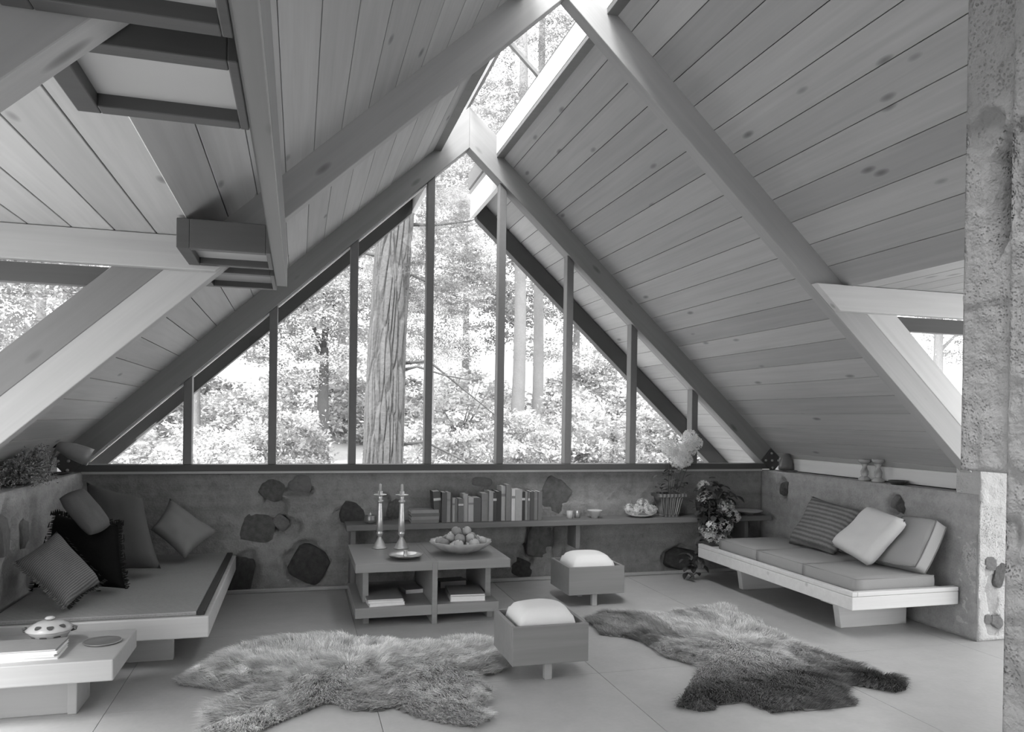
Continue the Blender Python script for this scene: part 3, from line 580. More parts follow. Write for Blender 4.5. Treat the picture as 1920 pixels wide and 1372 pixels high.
for i in range(4):
    h = .026; m = plain('flat_book_cloth_%d'%i, (.2,.26,.16,.3)[i], .7)
    t = thing('flat_book', ['lowest','second lowest','second highest','topmost'][i]+' of four books lying flat beside the upright row', 'book', (-.35+R.uniform(-.004,.004),-.15,SZ+i*h), R.uniform(-.03,.03), 'books lying flat on the wall shelf')
    put('cover', G().box(-.112,.112,-.085,.085,h-.0035,h-.0005), m, t); put('back_cover', G().box(-.112,.112,-.085,.085,0,.003), m, t); put('spine', G().box(-.112,.112,-.088,-.085,0,h-.0005), m, t); put('pages', G().box(-.109,.109,-.084,.08,.0032,h-.0037), 'paper' if i == 3 else 'cer', t)
t = thing('carved_pot', 'small carved metal pot at the left end of the wall shelf', 'pot', (-.775,-.17,SZ))
put('body', G().lathe([(.03,0),(.043,.01),(.046,.035),(.04,.055),(.042,.062),(.036,.06),(.03,.03)],20,(0,0,0),.05,10), 'copper', t, smooth=True); put('finial', G().lathe([(.008,.06),(.012,.07),(.004,.085)],8), 'silver', t, smooth=True)
def cup(name, label, cat, x, prof, mat, y=-.16):
    o = put(name, G().lathe(prof,28), mat, smooth=True, loc=(x,y,SZ)); tag(o, label, cat); return o
cup('cup','small white cylindrical cup on the wall shelf','cup',.90,[(.022,0),(.025,.002),(.027,.065),(.024,.065),(.022,.006)],'china')
cup('beaker','small grey cylindrical cup behind the white one on the wall shelf','cup',.985,[(.024,0),(.026,.002),(.026,.062),(.023,.062),(.021,.006)],'copper',-.12)
cup('small_bowl','small footed white bowl on the wall shelf','bowl',1.13,[(.03,0),(.03,.012),(.04,.018),(.062,.06),(.066,.067),(.062,.067),(.036,.024)],'cer')
cup('plate','shallow pale plate at the right end of the wall shelf','plate',2.635,[(.05,0),(.055,.008),(.12,.026),(.138,.034),(.135,.037),(.11,.03),(.05,.014)],'cer',-.15)
# ------------------------------------------------------------------ flowers
def bloom(g, c, r, n, rnd, sq=.85):
    c = Vector(c)
    for i in range(n):
        d = Vector((rnd.gauss(0,1),rnd.gauss(0,1),rnd.gauss(0,1))).normalized(); d.z *= sq
        p = c+d*r*rnd.uniform(.8,1.05); d.normalize(); a = d.orthogonal().normalized(); b = d.cross(a); ang = rnd.uniform(0,6.3); s = r*rnd.uniform(.22,.34); tn = rnd.uniform(.78,1.05)
        a, b = a*math.cos(ang)+b*math.sin(ang), b*math.cos(ang)-a*math.sin(ang)
        for q in range(4):
            e, f2 = ((a,b),(b,-a),(-a,-b),(-b,a))[q]
            g.add([p, p+e*s*.75+f2*s*.25+d*.1*s, p+(e+f2)*s*.72+d*.25*s, p+f2*s*.75+e*s*.25+d*.1*s],[(0,1,2,3)],tn)
def leafblade(g, p, d, L, wd, rnd, tone):
    p = Vector(p); d = Vector(d).normalized(); s = d.cross(Vector((0,0,1))); s = s.normalized() if s.length>.01 else Vector((1,0,0)); n = s.cross(d)
    pts = []
    prof = [(0,.05),(.25,.8),(.5,1.),(.75,.7),(1.,.0)]
    v = []
    for u, w in prof:
        m = p+d*L*u-Vector((0,0,1))*L*.3*u*u
        v += [m-s*wd*w+n*wd*w*.3, m, m+s*wd*w+n*wd*w*.3]
    f = []
    for k in range(4): f += [(3*k,3*k+1,3*k+4,3*k+3),(3*k+1,3*k+2,3*k+5,3*k+4)]
    g.add(v,f,tone)
rf = random.Random(11)
t = thing('planter', 'tapered woven planter on the shelf holding a tall white-flowered plant', 'potted plant', (1.83,-.155,SZ))
g = G(); v = []; f = []
for z, s in ((0,.085),(.015,.088),(.02,.083),(.175,.125),(.178,.15),(.205,.15),(.205,.13),(.18,.12),(.18,0.01)):
    for i in range(24):
        a = 2*math.pi*i/24+math.pi/4; q = 1/max(abs(math.cos(a)),abs(math.sin(a)))**.7; v.append((s*q*math.cos(a)*.95,s*q*math.sin(a)*.72,z))
for j in range(8):
    for i in range(24): f.append((j*24+i,j*24+(i+1)%24,(j+1)*24+(i+1)%24,(j+1)*24+i))
f.append(tuple(range(23,-1,-1))); put('pot', g.add(v,f), 'basket', t, smooth=False)
for i in range(10):
    x = -.10+.02*i; put('rib', G().tube([(x*.8,-.066,.02),(x*1.15,-.092,.17)],.005,5), 'copper' if i%3 else 'shelf', t)
bl = [(0,0,.61,.075),(.13,0,.57,.075),(.19,-.02,.70,.07),(.08,-.03,.49,.07),(.27,0,.645,.055),(.15,-.03,.50,.06),(.05,.02,.55,.06),(.20,.02,.60,.07)]
for (x,y,z,r) in bl:
    g = G(); bloom(g,(x,y,z),r,110,rf,1.); o = put('flower_head', g, 'petal', t)
    g2 = G(); g2.tube([(x*.3,0,.19),(x*.55,y*.5,.36),(x,y,z-r*.6)],[.004,.003,.0025],5); put('stem', g2, 'stem', t)
g = G()
for i in range(46):
    a = rf.uniform(0,6.3); leafblade(g,(rf.uniform(-.1,.16),rf.uniform(-.05,.05),rf.uniform(.19,.42)),(math.cos(a),math.sin(a)*.6,rf.uniform(-.2,.8)),rf.uniform(.05,.10),.018,rf,rf.uniform(.6,1.6))
put('foliage', g, 'leafin', t, kind='stuff')
t = thing('hydrangea', 'trailing hydrangea with round blooms spilling over the shelf edge', 'potted plant', (2.16,-.22,SZ))
put('pot', G().lathe([(.06,0),(.07,.005),(.09,.12),(.095,.14),(.085,.14),(.075,.03)],24), 'cerd', t, smooth=True)
hb = [(-.02,0,.27,.055),(-.01,-.02,.15,.075),(.17,-.05,.09,.085),(-.05,-.15,-.085,.08),(.12,-.14,-.07,.065),(.08,-.14,-.19,.055),(.21,-.13,.01,.06),(-.03,-.14,-.15,.06)]
for (x,y,z,r) in hb:
    g = G(); bloom(g,(x,y,z),r,75,rf,.9); put('flower_head', g, 'petal', t)
    put('stem', G().tube([(0,0,.13),(x*.6,y*.7-.02,max(z,.1)+.05),(x,y,z)],[.005,.004,.003],5), 'stem', t)
g = G()
for i in range(260):
    u = rf.random(); c = Vector((.03,-.05,.30))*(1-u)+Vector((-.08,-.10,-.30))*u if i % 3 else Vector((.15,-.03,.25))*(1-u)+Vector((.12,-.06,-.15))*u
    if u > .8 and i % 3: c = Vector((-.16,-.08,-.30-.12*rf.random()))
    a = rf.uniform(0,6.3); p = c+Vector((rf.gauss(0,.055),rf.gauss(0,.03),rf.gauss(0,.04)))
    if p.z < .05: p.y = min(p.y,-.12)
    leafblade(g,p,(math.cos(a),math.sin(a)*.6-.3,rf.uniform(-.6,.5)),rf.uniform(.05,.10),.026,rf,rf.uniform(.3,1.1))
put('foliage', g, 'leafin', t, kind='stuff')
t = thing('flower_bunch', 'small bunch of white blooms in a low dish beside the planter', 'flowers', (1.555,-.16,SZ))
put('dish', G().lathe([(.05,0),(.06,.003),(.11,.02),(.112,.026),(.1,.022),(.05,.01)],24), 'cer', t, smooth=True)
for (x,y,z,r) in ((-.10,0,.07,.05),(-.03,-.02,.075,.045),(.02,.0,.115,.05),(.07,-.02,.07,.05),(.12,.01,.06,.045),(-.07,-.03,.045,.04)):
    g = G(); bloom(g,(x,y,z),r,60,rf,.9); put('flower_head', g, 'petal', t)
# ------------------------------------------------------------------ low table on the left
t = thing('low_table', 'low pale wooden side table in the left foreground', 'table', (-2.52,-2.37,0))
put('top', G().box(-.33,.42,-.265,.26,.205,.30), 'lowt', t, .006)
put('upright', G().box(-.26,.19,-.04,.0,0,.204), 'lowt', t, .004); put('upright', G().box(.19,.23,-.06,.18,0,.204), 'lowt', t, .004); put('upright', G().box(-.30,-.26,-.06,.18,0,.204), 'lowt', t, .004)
t = thing('tureen', 'lidded china tureen painted with dark leaves on the low table', 'tureen', (-2.435,-2.31,.30))
put('body', G().lathe([(.045,0),(.05,.004),(.047,.01),(.07,.03),(.084,.055),(.094,.066),(.09,.068),(.06,.05)],36), 'china', t, smooth=True)
put('lid', G().lathe([(.098,.068),(.1,.072),(.085,.086),(.055,.104),(.02,.113),(.016,.112)],36), 'china', t, smooth=True); put('knob', G().lathe([(.008,.111),(.02,.118),(.022,.124),(.012,.13)],14), 'china', t, smooth=True)
for s in (1,-1): put('handle', G().tube([(s*.088,0,.06),(s*.108,0,.066),(s*.112,0,.074),(s*.096,0,.08)],.006,8), 'chinad', t, smooth=True)
for i, (a, z, zz) in enumerate(((-2.0,.085,.098),(-1.3,.083,.097),(-.6,.084,.098),(-1.65,.03,.05),(-.95,.03,.05),(-2.3,.03,.05))):
    g = G(); v = []; prof = [(.072,.1),(.086,.085),(.104,.055)] if z > .07 else [(.01,.047),(.03,.07),(.055,.084)]
    def rr_(q):
        for (q0,r0_),(q1,r1_) in zip(prof,prof[1:]):
            if q <= q1: return r0_+(r1_-r0_)*(q-q0)/(q1-q0)
        return prof[-1][1]
    for k in range(10):
        b = 2*math.pi*k/10; an = a+.2*math.cos(b); q = (z+zz)/2+(zz-z)/2*math.sin(b+.6*math.cos(b)); r_ = rr_(q)+.0035; v.append((r_*math.cos(an),r_*math.sin(an),q+.001))
    put('leaf_motif', g.add(v,[tuple(range(10))]), 'chinad', t)
o = put('coaster', G().lathe([(.06,0),(.078,.003),(.084,.008),(.08,.010),(.06,.006)],40), 'copper', loc=(-2.207,-2.34,.30), smooth=True); tag(o,'round dull metal dish at the right of the low table','dish')
papers('magazine',['bottom magazine of the pile at the left of the low table','second magazine of the pile at the left of the low table','third magazine of the pile at the left of the low table','top printed magazine of the pile at the left of the low table'],'magazine',(-2.505,-2.475,.30),.05,.33,.20,[.012,.012,.012,.008],['paper','coverl','paper','cover'],'magazines on the low table')
# ------------------------------------------------------------------ ledges
def lamp(name, label, loc, axis, mat, L=.2, rr2=.085):
    t = thing(name, label, 'lamp', loc); a = Vector(axis).normalized(); q = Vector((0,0,1)).rotation_difference(a)
    me = G().lathe([(.018,-L*.5),(.03,-L*.48),(rr2*.62,-L*.32),(rr2*.9,-L*.05),(rr2,L*.3),(rr2*.98,L*.5),(rr2*.95,L*.5),(rr2*.95,L*.28),(rr2*.85,-L*.04),(rr2*.5,-L*.28)],32).mesh('shade', M[mat], True)
    o = link('shade', me, t); o.matrix_local = Matrix.Translation((0,0,.12)) @ q.to_matrix().to_4x4(); return t
t = lamp('clamp_lamp','grey bullet-shaped lamp on the left ledge at the window corner',(-2.80,-.45,1.0),(1,.12,-.42),'enamel',.22,.062)
put('socket', G().lathe([(.016,-.03),(.02,-.02),(.02,.02),(.012,.03)],12), 'cable', t, loc=(-.115,-.012,.165), rot=(0,HP,0)); put('bracket', G().tube([(-.1,0,.15),(-.14,.02,.06),(-.16,.02,-.045)],.009,8), 'enamd', t, smooth=True)
put('cord', G().tube([(-.13,-.01,.17),(-.22,-.05,.20),(-.36,-.12,.18),(-.5,-.2,.11)][0:2]+[(-.20,-.2,.19),(-.15,-.5,.15),(-.14,-.62,.0)],.004,6), 'cable', t, smooth=True)
t = lamp('ledge_lamp','small dark bell-shaped lamp on the right ledge by the rafter foot',(2.93,-.30,.9455),(-.12,-.1,-1),'enamd',.15,.062); t.location.z = .915
put('base', G().lathe([(.05,.031),(.052,.036),(.045,.045),(.012,.05)],20), 'enamd', t, smooth=True, loc=(.03,-.05,0)); put('stem', G().tube([(.03,-.05,.045),(.05,-.03,.1),(.02,0,.19)],.007,8), 'enamd', t, smooth=True)
candlestick('twisted_candlestick','twisted white candlestick, left of the pair on the right ledge',(2.93,-1.33,.9455),.165,'china','twisted candlesticks on the right ledge',True)
candlestick('twisted_candlestick','twisted white candlestick, right of the pair on the right ledge',(2.93,-1.48,.9455),.175,'china','twisted candlesticks on the right ledge',True)
t = thing('handled_dish','dark shallow dish with a small handle on the right ledge','dish',(2.92,-1.70,.9455)); put('dish', G().lathe([(.04,0),(.045,.002),(.065,.02),(.07,.03),(.066,.03),(.04,.008)],24), 'cerd', t, smooth=True)
put('handle', G().tube([(0,-.06,.022),(0,-.10,.03),(0,-.11,.012),(0,-.07,.008)],.005,6), 'cerd', t, smooth=True)
o = put('flat_dish', G().lathe([(.03,0),(.035,.002),(.075,.010),(.08,.015),(.075,.016),(.03,.006)],24), 'cerd', loc=(-2.93,-.28,.9505), smooth=True); tag(o,'flat dark dish on the left ledge below the lamp','dish')
o = put('ledge_block', G().box(-.05,.05,-.06,.06,0,.03), 'cer', bevel=.006, loc=(-2.93,-1.62,.9505)); tag(o,'small pale block at the left edge of the ledge','block')
t = thing('dried_plant','bushy dried heather plant spilling over the left ledge','plant',(-2.93,-1.12,.9505)); put('pot', G().lathe([(.06,0),(.07,.004),(.085,.08),(.078,.08),(.06,.02)],20), 'cerd', t, smooth=True)
g = G()
for i in range(1700):
    a = rf.uniform(0,6.3); e = rf.uniform(-.5,1.3); d = Vector((math.cos(a)*math.cos(e)*.55+.12,math.sin(a)*math.cos(e)*1.35,math.sin(e)*.85)); L = rf.uniform(.12,.24); p0 = Vector((0,0,.07)); p1 = p0+d*L+Vector((0,0,.01)); p2 = p1+d*.03+Vector((rf.gauss(0,.012),rf.gauss(0,.012),-.01))
    if p1.z < .03 and p1.x < .12: continue
    if p2.z+.9505 > 3.85-.925*abs(p2.x-2.93)-.05: continue
    w = Vector((rf.gauss(0,1),rf.gauss(0,1),rf.gauss(0,1))).normalized()*.0025; tn = rf.uniform(.3,1.5)
    g.add([p0-w,p0+w,p1+w,p1-w],[(0,1,2,3)],tn)
    for k in range(7):
        c = p0.lerp(p2,.55+.45*rf.random())+Vector((rf.gauss(0,.01),rf.gauss(0,.01),rf.gauss(0,.01))); w2 = Vector((rf.gauss(0,1),rf.gauss(0,1),rf.gauss(0,1))).normalized()*.011; w3 = Vector((rf.gauss(0,1),rf.gauss(0,1),rf.gauss(0,1))).normalized()*.011
        g.add([c,c+w2,c+w3],[(0,1,2)],tn*rf.uniform(.7,1.4))
put('foliage', g, 'heather', t, kind='stuff')
# ------------------------------------------------------------------ fur rugs
def inside(p, poly):
    c = False; x, y = p
    for i in range(len(poly)):
        x0,y0 = poly[i]; x1,y1 = poly[i-1]
        if (y0>y) != (y1>y) and x < (x1-x0)*(y-y0)/(y1-y0)+x0: c = not c
    return c
def edged(p, poly):
    q = Vector(p); m = 9
    for i in range(len(poly)):
        a = Vector(poly[i]); b = Vector(poly[i-1]); d = b-a; t = max(0,min(1,(q-a).dot(d)/max(d.length_squared,1e-9))); m = min(m,(q-a-d*t).length)
    return m
def rug(name, label, poly, n, tonef, seed, flow):
    rn = random.Random(seed); xs2 = [p[0] for p in poly]; ys2 = [p[1] for p in poly]; bx0,bx1,by0,by1 = min(xs2),max(xs2),min(ys2),max(ys2)
    cx, cy = (bx0+bx1)/2,(by0+by1)/2; t = thing(name, label, 'rug', (cx,cy,0))
    def hgt(x,y,e): return min(1,e/.10)*(.022+.035*max(0,noise.noise((x*3.2,y*3.2,seed))+.35)+.014*noise.noise((x*9,y*9,seed)))+.004
    res = .025; nx, ny = int((bx1-bx0)/res)+1, int((by1-by0)/res)+1; idx = {}; v = []; f = []
    def vid(i,j):
        if (i,j) not in idx:
            x, y = bx0+i*res, by0+j*res; e = edged((x,y),poly) if inside((x,y),poly) else 0; idx[(i,j)] = len(v); v.append((x-cx,y-cy,hgt(x,y,e)))
        return idx[(i,j)]
    for i in range(nx):
        for j in range(ny):
            if inside((bx0+(i+.5)*res,by0+(j+.5)*res),poly): f.append((vid(i,j),vid(i+1,j),vid(i+1,j+1),vid(i,j+1)))
    put('pelt', G().add(v,f), 'pelt', t, smooth=True)
    g = G(); V = []; F = []; T = []
    k = 0
    while k < n:
        x, y = rn.uniform(bx0,bx1), rn.uniform(by0,by1)
        if not inside((x,y),poly): continue
        k += 1; e = edged((x,y),poly); z = hgt(x,y,e)
        cl = noise.noise((x*13,y*13,seed+5.)); a = flow(x,y)+1.6*noise.noise((x*2.6,y*2.6,seed))+.9*cl+rn.gauss(0,.25)
        L = rn.uniform(.045,.085)*(.75+.5*noise.noise((x*5,y*5,seed+2.)))
        d = Vector((math.cos(a),math.sin(a),0)); up = .75+.5*cl+rn.gauss(0,.15)
        p0 = Vector((x-cx,y-cy,z-.004)); p1 = p0+(d*.45+Vector((0,0,.55*up)))*L; p2 = p1+(d*.75+Vector((0,0,.10*up-.05)))*L*.7
        p2.z = max(p2.z,.004); p1.z = max(p1.z,.006)
        s = Vector((-d.y,d.x,0))*.0013; b = len(V); tn = tonef(x,y)*rn.uniform(.65,1.35)*(1+.45*cl)
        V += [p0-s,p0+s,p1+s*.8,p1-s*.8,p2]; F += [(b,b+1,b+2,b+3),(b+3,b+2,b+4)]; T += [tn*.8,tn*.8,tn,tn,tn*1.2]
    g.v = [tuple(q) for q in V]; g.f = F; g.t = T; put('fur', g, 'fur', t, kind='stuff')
r1 = [(-1.92,-2.04),(-1.8,-1.81),(-1.69,-1.61),(-1.44,-1.52),(-1.31,-1.40),(-1.14,-1.38),(-.97,-1.57),(-.76,-1.63),(-.52,-1.74),(-.27,-1.69),(-.16,-1.77),(-.19,-2.26),(-.29,-2.36),(-.4,-2.37),(-.38,-2.61),(-.46,-2.8),(-.46,-2.96),(-.56,-3.04),(-.71,-2.94),(-.83,-2.8),(-.88,-2.71),(-.97,-2.74),(-1.09,-2.69),(-1.16,-2.58),(-1.21,-2.6),(-1.33,-2.72),(-1.48,-2.85),(-1.59,-2.95),(-1.72,-2.86),(-1.72,-2.57),(-1.61,-2.38),(-1.72,-2.25),(-1.89,-2.13)]
r2 = [(.59,-1.42),(.78,-1.24),(.94,-1.34),(1.11,-1.42),(1.32,-1.43),(1.58,-1.31),(1.76,-1.28),(1.68,-1.65),(1.77,-1.72),(1.72,-1.86),(1.64,-2.23),(1.7,-2.5),(1.78,-2.71),(1.77,-2.92),(1.85,-2.96),(1.73,-3.11),(1.64,-3.13),(1.51,-2.98),(1.4,-3.05),(1.32,-3.23),(1.14,-3.24),(.97,-3.22),(.85,-3.22),(.83,-3.13),(.81,-3.05),(.66,-3.06),(.6,-3.12),(.53,-3.12),(.45,-3.03),(.61,-2.83),(.86,-2.51),(.81,-2.4),(.75,-2.29),(.76,-2.13),(.75,-1.97),(.71,-1.88),(.56,-1.77),(.58,-1.62)]
def t1(x,y): return .66+.14*noise.noise((x*2,y*2,1.))+(.10 if y>-2.2 else -.09*min(1,(-2.2-y)/.4))
def t2(x,y):
    d = .46+.14*noise.noise((x*2,y*2,7.))
    if y < -2.55: d *= max(.22,1-(-2.55-y)*2.2)
    if x < 1.0 and y > -2.1: d *= .5
    if x > 1.55 and y < -2.5: d *= .55
    return d
rug('fur_rug','shaggy pale grey fur pelt spread on the floor, left of the near ottoman',r1,70000,t1,3,lambda x,y: math.atan2(y+2.1,x+1.05))
rug('fur_rug','shaggy fur pelt with dark ends spread on the floor in front of the bench',r2,70000,t2,5,lambda x,y: math.atan2(y+2.2,x-1.25))
# ------------------------------------------------------------------ outdoors
def gz(x, y): return -.28+.075*max(0,y-3.5)+.10*max(0,y-22)+.12*noise.noise((x*.25,y*.25,3.))*min(1,max(0,y-2)/3)
g = G(); nx, ny = 90, 90; v = [];
for j in range(ny+1):
    for i in range(nx+1):
        x = -45+90*i/nx; y = -30+90*j/ny; z = gz(x,y)+.05*noise.noise((x*1.3,y*1.3,0.)) if y > 2 else -.28
        v.append((x,y,z))
g.add(v,[(j*(nx+1)+i,j*(nx+1)+i+1,(j+1)*(nx+1)+i+1,(j+1)*(nx+1)+i) for j in range(ny) for i in range(nx)])
o = put('ground', g, 'soil', smooth=True); struct(o,'pale dry sloping ground outside the house','ground')
def leafcloud(name, n_cl, n_lf, spread, size, seed, mat='leaf', flat_=.6, tone=(.55,1.35), needle=False):
    rn = random.Random(seed); V = []; F = []; T = []
    for c in range(n_cl):
        d = Vector((rn.gauss(0,1),rn.gauss(0,1),rn.gauss(0,1))).normalized()*rn.uniform(.55,1.)**.6; base = rn.uniform(*tone); r = spread*rn.uniform(.6,1.3)
        for k in range(n_lf):
            q = Vector((rn.gauss(0,r),rn.gauss(0,r),rn.gauss(0,r*flat_)))+d; s = size*rn.uniform(.6,1.4)
            a = Vector((rn.gauss(0,1),rn.gauss(0,1),rn.gauss(0,1))).normalized(); b = a.orthogonal().normalized(); ang = rn.uniform(0,6.28); b = b*math.cos(ang)+a.cross(b)*math.sin(ang)
            m = len(V); tn = base*rn.uniform(.75,1.25)
            if needle: V += [q-b*s*.12,q+b*s*.12,q+a*s*1.6]; F.append((m,m+1,m+2)); T += [tn]*3
            else: V += [q-a*s,q+b*s*.5,q+a*s,q-b*s*.5]; F.append((m,m+1,m+2,m+3)); T += [tn]*4
    g = G(); g.v = [tuple(p) for p in V]; g.f = F; g.t = T; return g.mesh(name, M[mat])
BM = [leafcloud('foliage',95,60,.14,.05,s,tone=(.5,1.5)) for s in (1,2,3)]
CM = [leafcloud('foliage',150,64,.11,.028,s,tone=(.5,1.45)) for s in (11,12,13)]
PM = [leafcloud('foliage',150,110,.085,.035,s,needle=True,flat_=.45,tone=(.3,.9)) for s in (21,22)]
for m_ in BM+CM+PM: m_.use_fake_user = False
rb = random.Random(5)
def bush(x, y, w, h, label, k=0):
    z = gz(x,y); t = thing('shrub', label, 'shrub', (x,y,z), rb.uniform(0,6.3), 'shrubs outside the window')
    o = link('foliage', BM[k%3], t, (0,0,h*.46), kind='stuff'); o.scale = (w,w,h*.55)
    for i in range(5):
        a = rb.uniform(0,6.3); put('stem', G().tube([(0,0,-.1),(w*.3*math.cos(a),w*.3*math.sin(a),h*.35),(w*.6*math.cos(a),w*.6*math.sin(a),h*.75)],[.03,.02,.008],5), 'barkp', t)
def trunkmesh(h, r0, r1, lean, mat, seed, ridge=.0, na=20, nz_=40, zb=-.3):
    g = G(); v = []; f = []
    for j in range(nz_+1):
        u = j/nz_; z = zb+(h-zb)*u; r = r0+(r1-r0)*u; cx = lean[0]*max(0,z)+.03*math.sin(z*.9+seed)*r0*4; cy = lean[1]*max(0,z)
        for i in range(na):
            a = 2*math.pi*i/na; d = 0
            if ridge:
                p = Vector((math.cos(a)*r*7.5,math.sin(a)*r*7.5,z*.62+seed)); p += Vector((noise.noise(p*1.2),noise.noise(p*1.2+Vector((9,0,0))),0))*.35
                ds, _ = noise.voronoi(p*1.8); e = ds[1]-ds[0]; d = ridge*(min(1,e*5.5)-.7)+ridge*.2*noise.noise(p*1.7)
            else: d = r*.08*noise.noise((math.cos(a)*2,math.sin(a)*2,z*1.5+seed))
            v.append((cx+(r+d)*math.cos(a),cy+(r+d)*math.sin(a),z))
    for j in range(nz_):
        for i in range(na): f.append((j*na+i,j*na+(i+1)%na,(j+1)*na+(i+1)%na,(j+1)*na+i))
    f.append(tuple(nz_*na+i for i in range(na))); return g.add(v,f)
def tree(name, label, x, y, h, r, crowns, mat='barkp', lean=(0,0), kind='c', group='trees outside the window'):
    t = thing(name, label, 'tree', (x,y,gz(x,y)), 0, group); put('trunk', trunkmesh(h,r,r*.5,lean,mat,x), mat, t, smooth=True)
    for i, (cx,cy,cz,sx,sz) in enumerate(crowns):
        pool = PM if kind == 'p' else CM
        o = link('foliage', pool[i%len(pool)], t, (cx,cy,cz), (0,0,rb.uniform(0,6.3)), kind='stuff'); o.scale = (sx,sx,sz)
        put('branch', G().tube([(lean[0]*cz*.7,lean[1]*cz*.7,min(h*.98,cz*.85)),(cx*.5,cy*.5,cz*.97),(cx,cy,cz)],[r*.3,r*.2,r*.1],6), mat, t, smooth=True)
# the big pine close to the window
t = thing('pine_tree','massive pine trunk with deeply furrowed bark just outside the window','tree',(-.20,5.,gz(-.2,5)),0,'trees outside the window')
put('trunk', trunkmesh(11,.295,.16,(.046,0),'bark',2.,.05,260,620), 'bark', t, smooth=True)
for k, (z, a, L, dr) in enumerate(((2.35,.1,1.7,-.45),(2.25,-.1,1.2,-.1),(1.15,.3,1.9,-.25),(3.6,.2,.8,-.1),(3.9,2.6,1.3,.3),(4.4,.4,1.8,.25)    )):
    dx, dy = math.cos(a), math.sin(a); x0_ = .046*z; pts = [(x0_+dx*.2,dy*.2,z),(x0_+dx*L*.35,dy*L*.35,z+.06),(x0_+dx*L*.7,dy*L*.7,z+dr*L*.5),(x0_+dx*L,dy*L,z+dr*L)]
    b = put('branch', G().tube(pts,[.028,.02,.012,.005],6), 'barkd', t, smooth=True)
    for q in range(5):
        s = rb.uniform(.35,.95); p = Vector(pts[1]).lerp(Vector(pts[3]),s); put('twig', G().tube([p,p+Vector((rb.uniform(-.1,.25),rb.uniform(-.2,.2),rb.uniform(-.25,.1)))],[.006,.002],4), 'barkd', b)
    if z > 3.5:
        o = link('foliage', PM[k%2], t, (x0_+dx*L,dy*L,z+dr*L+.1), (0,0,a), kind='stuff'); o.scale = (.85,.85,.5)
for k, (cx,cy,cz,s,sz) in enumerate(((-1.4,0,10.5,1.2,1.4),(1.1,.5,4.55,.55,.5),(-1.0,.6,4.2,.8,.6))):
    o = link('foliage', PM[k%2], t, (cx,cy,cz), (0,0,k), kind='stuff'); o.scale = (s,s,sz)
tree('oak_tree','dark leafy tree with a short dark trunk left of the pine',-.80,12.,2.6,.17,[(-.4,-.5,2.7,1.5,1.0),(.3,-.4,3.6,1.3,.9),(-1.1,0,3.9,1.4,1.),(0,0,5.2,1.9,1.3)],'barkd')
tree('oak_tree','slim tree with feathery leaves seen through the left panes',-3.6,13.,5.,.12,[(0,0,3.4,1.2,1.1),(.5,0,5.,1.5,1.3),(-.7,.2,4.6,1.2,1.),(0,0,6.6,1.8,1.2)])
tree('oak_tree','broad pale tree beyond the left dormer cheek window',-7.2,11.5,5.,.16,[(0,0,3.2,2.0,1.5),(1.0,0,4.6,1.6,1.3),(-1.,0,5.2,2.,1.5)])
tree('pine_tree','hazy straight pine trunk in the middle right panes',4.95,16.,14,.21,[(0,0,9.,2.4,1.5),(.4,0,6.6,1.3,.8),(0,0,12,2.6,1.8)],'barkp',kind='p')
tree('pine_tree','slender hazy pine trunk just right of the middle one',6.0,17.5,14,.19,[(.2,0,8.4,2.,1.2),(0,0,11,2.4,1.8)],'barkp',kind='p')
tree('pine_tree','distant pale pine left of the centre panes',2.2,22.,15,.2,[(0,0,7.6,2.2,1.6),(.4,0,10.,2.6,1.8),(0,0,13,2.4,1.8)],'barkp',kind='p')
tree('oak_tree','tall airy tree filling the centre panes',2.0,14.,6.,.1,[(0,0,3.2,1.1,1.),(.4,0,4.9,1.5,1.2),(-.5,0,6.6,1.6,1.2),(.6,.3,8.2,1.6,1.2)])
tree('oak_tree','leafy tree behind the outer right panes',7.8,13.5,4.,.12,[(0,0,2.6,1.3,1.1),(.6,0,4.0,1.5,1.)])
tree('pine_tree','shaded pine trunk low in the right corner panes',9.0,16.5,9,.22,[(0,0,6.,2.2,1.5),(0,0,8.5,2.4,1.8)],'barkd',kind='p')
tree('oak_tree','branching tree seen through the right dormer cheek window',14.2,9.6,5.,.16,[(0,0,5.2,2.2,1.4),(1.,0,3.6,1.2,.9)])
tree('pine_tree','straight pale trunk at the edge of the right cheek window',14.4,8.6,10,.15,[(0,0,8.,2.2,1.5)],'barkp',kind='p')
tree('pine_tree','tall far pine on the left of the gable view',-5.5,24.,14,.25,[(0,0,6.,2.4,1.6),(0,0,9.,2.8,2.),(0,0,12,2.6,2.)],'barkp',kind='p')
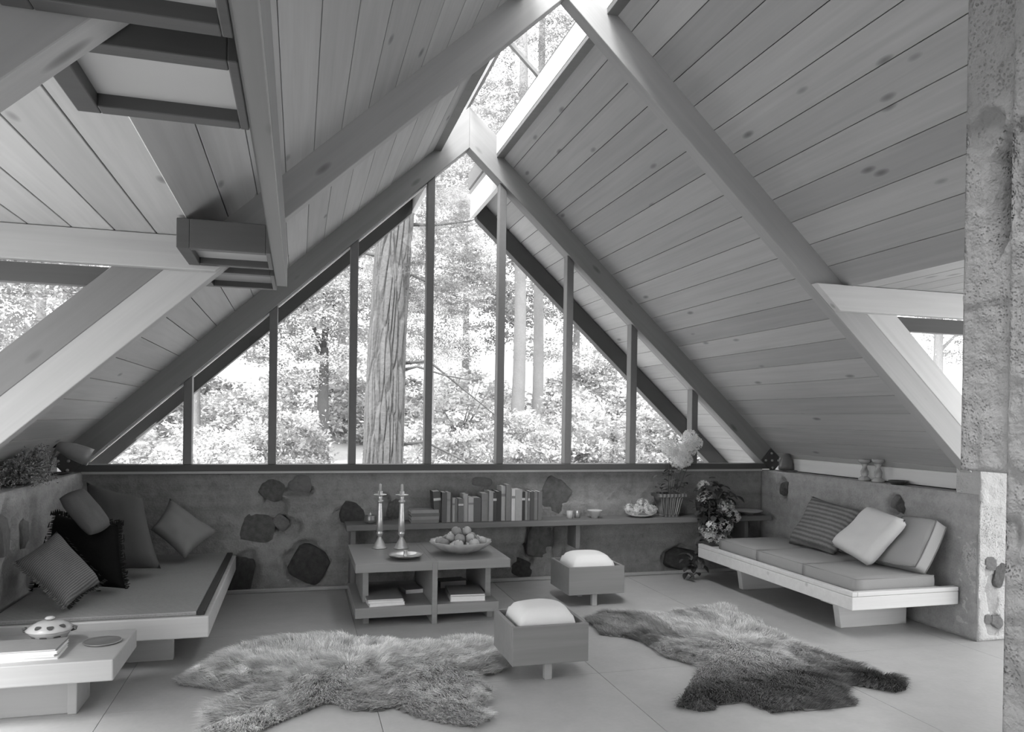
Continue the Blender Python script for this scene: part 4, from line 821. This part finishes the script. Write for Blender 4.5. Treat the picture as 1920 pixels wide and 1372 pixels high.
tree('oak_tree','round far tree closing the view behind the pine',.2,24.,6.,.2,[(0,0,3.6,2.4,1.9),(1.6,0,5.4,2.2,1.7),(-1.8,0,5.6,2.4,1.8),(0,0,8.,2.4,1.8)])
tree('oak_tree','round far tree closing the view on the right',10.,25.,6.,.2,[(0,0,3.4,2.6,2.),(1.6,0,5.2,2.4,1.8),(-2.,0,5.4,2.4,1.8)])
tree('oak_tree','round far tree closing the view on the far left',-9.,21.,6.,.2,[(0,0,3.4,2.4,2.),(1.8,0,5.2,2.4,1.8),(-2.,0,5.4,2.4,1.8)])
tree('oak_tree','round far tree behind the hazy pines',5.6,27.,6.,.2,[(0,0,3.8,2.6,2.),(1.9,0,5.8,2.4,1.8),(-2.,0,6.0,2.4,1.8),(0,0,8.4,2.6,1.8)])
bl_ = [(-4.6,9.5,1.0,1.0),(-2.9,8.2,.8,1.1),(-1.7,9.6,.9,1.4),(-2.3,13.,1.2,1.5),(.9,8.4,.9,1.2),(1.9,7.4,.8,1.25),(2.7,9.,.9,1.4),(3.5,7.6,.9,1.4),(4.2,10.,1.1,1.6),(4.9,8.,1.,1.3),(6.1,9.4,1.2,1.5),(6.6,12.,1.4,1.9),(7.6,9.4,1.3,1.5),(-6.4,14.,1.4,1.6),(-4.4,17.,1.6,1.8),(.8,16.,1.6,2.0),(3.6,18.,1.7,2.1),(8.6,20.,1.9,2.2),(-8.,9.,1.4,1.8),(11.6,14.,1.8,2.2),(-.9,18.,1.6,2.),(-1.4,6.8,.5,.75)]
wh = ['at the far lower left of the gable view','low in the second pane from the left','low in the third pane beside the stump','behind the left path','at the right foot of the big pine','low in the centre pane','rising in the middle of the centre panes','in the pane right of centre, close to the glass','behind the one right of centre','low in the third pane from the right','low in the bright second pane from the right','taller and behind the bright one','behind the white flowers at the right corner','far left beyond the path','on the slope at the back left','on the slope behind the pine','on the slope behind the centre panes','on the slope at the back right','outside the left dormer cheek window','on the slope at the far right','on the slope between pine and dark tree','small and low to the left of the big pine']
for k, (x,y,w,h) in enumerate(bl_): bush(x,y,w,h,'sunlit bushy shrub '+wh[k],k)
